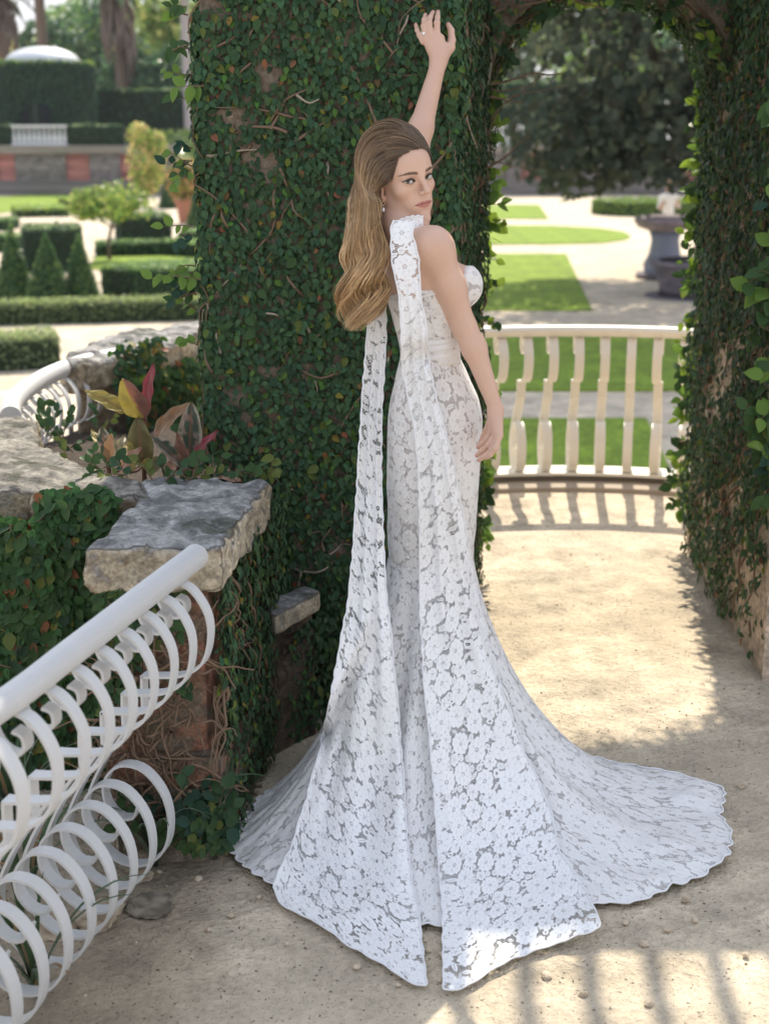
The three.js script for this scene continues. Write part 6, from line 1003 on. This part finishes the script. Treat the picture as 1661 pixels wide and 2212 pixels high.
{ // trees beyond the far wall
  const X = (x, d) => (x - 830.5) / FOCAL * d * 0.97, at = (x, d) => V(X(x, d), WT, -d);
  const bl = (s) => [[0, 0, 0, 3.4 * s, 3.6 * s, 3 * s], [2.2 * s, 1.4 * s, 0, 2.4 * s, 2.4 * s, 2.4 * s], [-2.2 * s, 0.8 * s, 0.5, 2.4 * s, 2.6 * s, 2.2 * s], [0.4 * s, 3 * s, 0, 2.4 * s, 2.2 * s, 2.2 * s], [-0.5 * s, -2.4 * s, 1, 2.8 * s, 1.8 * s, 2 * s]];
  const FAR = [[0.16, 0.25, 0.07], [0.11, 0.19, 0.06], [0.22, 0.28, 0.09]], FARY = [[0.26, 0.32, 0.08], [0.17, 0.25, 0.07], [0.32, 0.31, 0.1]], FARB = [[0.05, 0.10, 0.05], [0.04, 0.08, 0.045], [0.08, 0.13, 0.06]];
  tree('sunlit green tree beside the domed hedge house', at(180, 96), [0.3, V(0, 5.2, 0)], bl(0.8), 3000, 0.5, FARB); tree('light green tree in the gap left of the palm', at(205, 104), [0.3, V(0, 6.5, 0)], bl(0.85), 2600, 0.55, FAR);
  tree('bright yellow green tree left of the pale trunk', at(345, 98), [0.3, V(0, 5.6, 0)], bl(0.9), 3600, 0.45, FARY); tree('dark blue green tree behind the hedge left of the pier', at(285, 92), [0.3, V(0, 3.6, 0)], bl(0.55), 2200, 0.45, FARB);
  tree('green tree against the ivy pier edge far behind', at(425, 100), [0.3, V(0, 6.4, 0)], bl(0.9), 3000, 0.5, FAR); tree('yellowish tree low behind the garden house', at(40, 98), [0.3, V(0, 4.6, 0)], bl(0.52), 1500, 0.5, [[0.2, 0.17, 0.06], [0.14, 0.14, 0.05], [0.1, 0.12, 0.04]]);
  tree('dark tree under the yellow green one far behind', at(370, 91), [0.3, V(0, 3.4, 0)], bl(0.5), 1800, 0.4, FARB);
  tree('tall grey tree far beyond the arch', at(1090, 100), [0.3, V(0, 6.4, 0)], bl(1.1), 3600, 0.5, [[0.08, 0.11, 0.05], [0.06, 0.09, 0.045], [0.13, 0.15, 0.07]]); tree('green tree far beyond the arch behind the dark oak', at(1300, 104), [0.3, V(0, 6.4, 0)], bl(1.3), 3000, 0.6, FAR);
  tree('background tree right of the arch opening', at(1500, 98), [0.3, V(0, 6, 0)], bl(1.2), 2600, 0.6, FARB);
  // palms: trunks only reach into the picture
  const palm = (label, x, d, h, r, skirt) => { const o = thing('palm_tree', label, 'palm'), b = at(x, d); part('trunk', taperTube([b, b.clone().add(V(0.1, h * 0.5, 0)), b.clone().add(V(0, h, 0))], (u) => r * (1.1 - 0.2 * u), 16, 10), M.bark, o); const top = b.clone().add(V(0, h, 0)); for (let i = 0; i < 16; i++) { const a = i * 2.4, L = rr(2.2, 2.9), dir = V(Math.cos(a), 0, Math.sin(a)), up = rr(0.2, 1); part('frond', gridGeo(4, 10, (u, v) => ({ p: top.clone().addScaledVector(dir, L * v).add(V(0, L * (up * v - 0.9 * v * v), 0)).addScaledVector(V(-dir.z, 0, dir.x), (u - 0.5) * 0.7 * Math.sin(Math.PI * Math.min(1, v + 0.12))).add(V(0, -Math.abs(u - 0.5) * 0.3, 0)) })), S({ color: C(0.06, 0.1, 0.035), roughness: 0.8, side: THREE.DoubleSide }), o); }
    if (skirt) { const g = []; for (let i = 0; i < 40; i++) { const a = i * 2.4, dir = V(Math.cos(a), 0, Math.sin(a)), y0 = h - rr(0, skirt * 0.5), L = rr(0.6, 1) * skirt * 0.6; g.push(taperTube([b.clone().add(V(0, y0, 0)).addScaledVector(dir, r), b.clone().add(V(0, y0 - L * 0.3, 0)).addScaledVector(dir, r * 2.6), b.clone().add(V(0, y0 - L, 0)).addScaledVector(dir, r * 2.0)], (u) => 0.16 * (1.1 - u), 6, 5)); } part('dead_frond_skirt', merge(g), S({ color: C(0.17, 0.13, 0.11), roughness: 1 }), o); } };
  palm('dark palm trunk rising behind the white dome', 104, 90, 9.5, 0.34, 0); palm('palm with grey dead fronds at the left edge', 18, 92, 8.8, 0.4, 4); palm('palm with a hanging skirt of grey dead fronds', 268, 90, 9.0, 0.36, 6);
  const pole = thing('pale_trunk', 'slender pale grey trunk just left of the ivy pier', 'tree'); { const b = at(409, 84); part('trunk', taperTube([b, b.clone().add(V(0.02, 3, 0)), b.clone().add(V(0, 9, 0))], () => 0.24, 12, 10), S({ color: C(0.36, 0.33, 0.34), roughness: 0.9 }), pole); const top = b.clone().add(V(0, 9, 0)); scatter(pole, 500, () => ({ p: top.clone().add(V(gauss() * 1.4, gauss() * 0.8, gauss() * 1.4)), n: V(0, 1, 0) }), 0.5, FAR, 'crown'); }
  const fan = (label, x, y, d, s, cols, n = 26) => { const o = thing('shrub', label, 'shrub'), b = atD(x, y, d); const mats = []; for (let i = 0; i < n; i++) { const a = rnd() * 6.28, e = rr(0.2, 1.3), dir = V(Math.cos(a) * Math.cos(e), Math.sin(e), Math.sin(a) * Math.cos(e)); const m = part('frond', FOL[0], i % 3 ? fan.m1 : fan.m2, o); leafMatrix(b, V(0, 1, 0.4).addScaledVector(dir, -0.5), dir, s * rr(0.7, 1.2)).decompose(m.position, m.quaternion, m.scale); } void cols; void mats; };
  fan.m1 = M.foliage.clone(); fan.m1.color = C(0.14, 0.24, 0.03); fan.m2 = M.foliage.clone(); fan.m2.color = C(0.2, 0.27, 0.05);
  fan('bright green palm like shrub on the far wall beside the pale trunk', 432, 320, 77, 1.5); fan('bright green palm like shrub further left on the far wall', 350, 318, 77.5, 1.3);
  fan('bright lime shrub at the ivy pier edge below the far wall', 425, 345, 70, 1.1);
}
{ // terracotta pot with an ochre plant
  const o = thing('potted_plant', 'terracotta pot with loose ochre plant on the lawn left of the pier', 'potted plant'), c = gp(403, 482); const pot = part('pot', new THREE.LatheGeometry([[0.22, 0], [0.25, 0.05], [0.36, 0.72], [0.42, 0.74], [0.42, 0.84], [0.34, 0.84], [0.3, 0.7]].map((q) => new THREE.Vector2(...q)), 24), S({ color: C(0.42, 0.19, 0.12), roughness: 0.9 }), o); pot.position.copy(c);
  part('stem', new THREE.CylinderGeometry(0.03, 0.05, 0.6, 8).translate(c.x, c.y + 1.0, c.z), M.bark, o);
  scatter(o, 900, () => { let d; do d = V(rr(-1, 1), rr(-1, 1), rr(-1, 1)); while (d.lengthSq() > 1); return { p: c.clone().add(V(d.x * 0.72, 1.5 + d.y * 0.75, d.z * 0.7)), n: d.clone().setY(d.y + 0.4).normalize() }; }, 0.2, [[0.3, 0.18, 0.08], [0.22, 0.18, 0.05], [0.15, 0.16, 0.04]], 'crown');
}
{ // stone basin on a pedestal, and a second low basin behind the right pier
  const st = S({ color: C(0.24, 0.21, 0.24), roughness: 0.85, map: clone(stoneMap, 1) }), b = gp(1432, 600);
  const lathe = (p) => new THREE.LatheGeometry(p.map((q) => new THREE.Vector2(...q)), 40);
  const o = thing('fountain', 'grey stone basin with a wide shallow bowl seen through the arch', 'fountain'); o.position.copy(b);
  part('bowl', lathe([[0.02, 1.0], [0.35, 1.02], [0.62, 1.12], [0.70, 1.25], [0.66, 1.33], [0.5, 1.36], [0.48, 1.30], [0.02, 1.22]]), S({ color: C(0.40, 0.33, 0.36), roughness: 0.7, map: clone(stoneMap, 1) }), o); part('shaft', lathe([[0.42, 0.1], [0.46, 0.3], [0.34, 0.55], [0.3, 0.85], [0.36, 1.02], [0.02, 1.03]]), S({ color: C(0.2, 0.22, 0.28), roughness: 0.8 }), o); part('step', lathe([[0.02, 0.12], [0.6, 0.12], [0.62, 0], [0.02, 0]]), st, o);
  const o2 = thing('fountain_basin', 'low dark stone basin half hidden by the right pier', 'basin'), c = gp(1500, 640); o2.position.copy(c); part('rim', lathe([[0.75, 0.7], [0.9, 0.72], [0.92, 0.62], [0.8, 0.55], [0.7, 0.2], [0.72, 0], [0.02, 0]]), st, o2); part('base', lathe([[0.02, 0.02], [0.98, 0.02], [1, -0.02], [0.02, -0.02]]), st, o2);
}
{ // visitor in a white shirt
  const b = gp(1438, 536), k = 1.0, o = thing('person', 'distant person in white shirt, dark trousers and straw hat by the basin', 'person');
  const P = (x, y, z) => ({ x: b.x + x * k, y: b.y + y * k, z: b.z + z * k }); const field = (bones, kk = 0.05) => (x, y, z) => { let d = 9; for (const [a, c, r, q] of bones) d = sminf(d, cone(x, y, z, a, c, r, q), kk); return d; };
  const mk = (name, bones, m, cell = 0.02) => { const bx = new THREE.Box3(); for (const [a, c] of bones) { bx.expandByPoint(V(a.x, a.y, a.z)); bx.expandByPoint(V(c.x, c.y, c.z)); } bx.expandByScalar(0.26); return part(name, surfaceNets(field(bones), bx.min, bx.max, cell), m, o); };
  const skin = S({ color: C(0.45, 0.27, 0.19), roughness: 0.6 });
  mk('body', [[P(0, 1.55, 0), P(0, 1.66, 0), 0.085, 0.095], [P(0, 1.42, 0), P(0, 1.56, 0), 0.06, 0.055], [P(0, 1.0, 0), P(0, 1.38, 0), 0.12, 0.13], [P(-0.2, 1.36, 0), P(-0.25, 1.1, 0.04), 0.045, 0.036], [P(-0.25, 1.1, 0.04), P(-0.14, 1.28, 0.2), 0.036, 0.03], [P(0.2, 1.36, 0), P(0.28, 1.12, 0.02), 0.045, 0.036], [P(0.28, 1.12, 0.02), P(0.22, 1.34, 0.2), 0.036, 0.03], [P(-0.09, 0.95, 0), P(-0.1, 0.5, 0), 0.085, 0.06], [P(-0.1, 0.5, 0), P(-0.1, 0.08, 0), 0.06, 0.04], [P(0.09, 0.95, 0), P(0.11, 0.5, 0), 0.085, 0.06], [P(0.11, 0.5, 0), P(0.11, 0.08, 0), 0.06, 0.04], [P(-0.1, 0.04, 0), P(-0.1, 0.03, 0.14), 0.04, 0.035], [P(0.11, 0.04, 0), P(0.11, 0.03, 0.14), 0.04, 0.035]], skin);
  mk('shirt', [[P(0, 0.9, 0), P(0, 1.38, 0), 0.17, 0.16], [P(-0.17, 1.39, 0), P(0.17, 1.39, 0), 0.085, 0.085], [P(-0.2, 1.37, 0), P(-0.25, 1.12, 0.03), 0.075, 0.06], [P(0.2, 1.37, 0), P(0.28, 1.14, 0.02), 0.075, 0.06]], S({ color: C(0.78, 0.77, 0.75), roughness: 0.9 }));
  mk('trousers', [[P(-0.08, 0.9, 0), P(0.08, 0.9, 0), 0.13, 0.13], [P(-0.09, 0.86, 0), P(-0.1, 0.14, 0), 0.11, 0.075], [P(0.09, 0.86, 0), P(0.11, 0.14, 0), 0.11, 0.075]], S({ color: C(0.03, 0.03, 0.035), roughness: 0.9 }));
  const hat = part('hat', new THREE.LatheGeometry([[0.01, 0.13], [0.08, 0.12], [0.095, 0.02], [0.19, 0.0], [0.19, -0.012], [0.09, 0.0]].map((q) => new THREE.Vector2(...q)), 20), S({ color: C(0.5, 0.33, 0.2), roughness: 0.9 }), o); hat.position.copy(V(b.x, b.y + 1.72, b.z));
}
scene.fog = new THREE.FogExp2(new THREE.Color(0.80, 0.88, 0.95), 0.0003);
renderer.render(scene, camera);
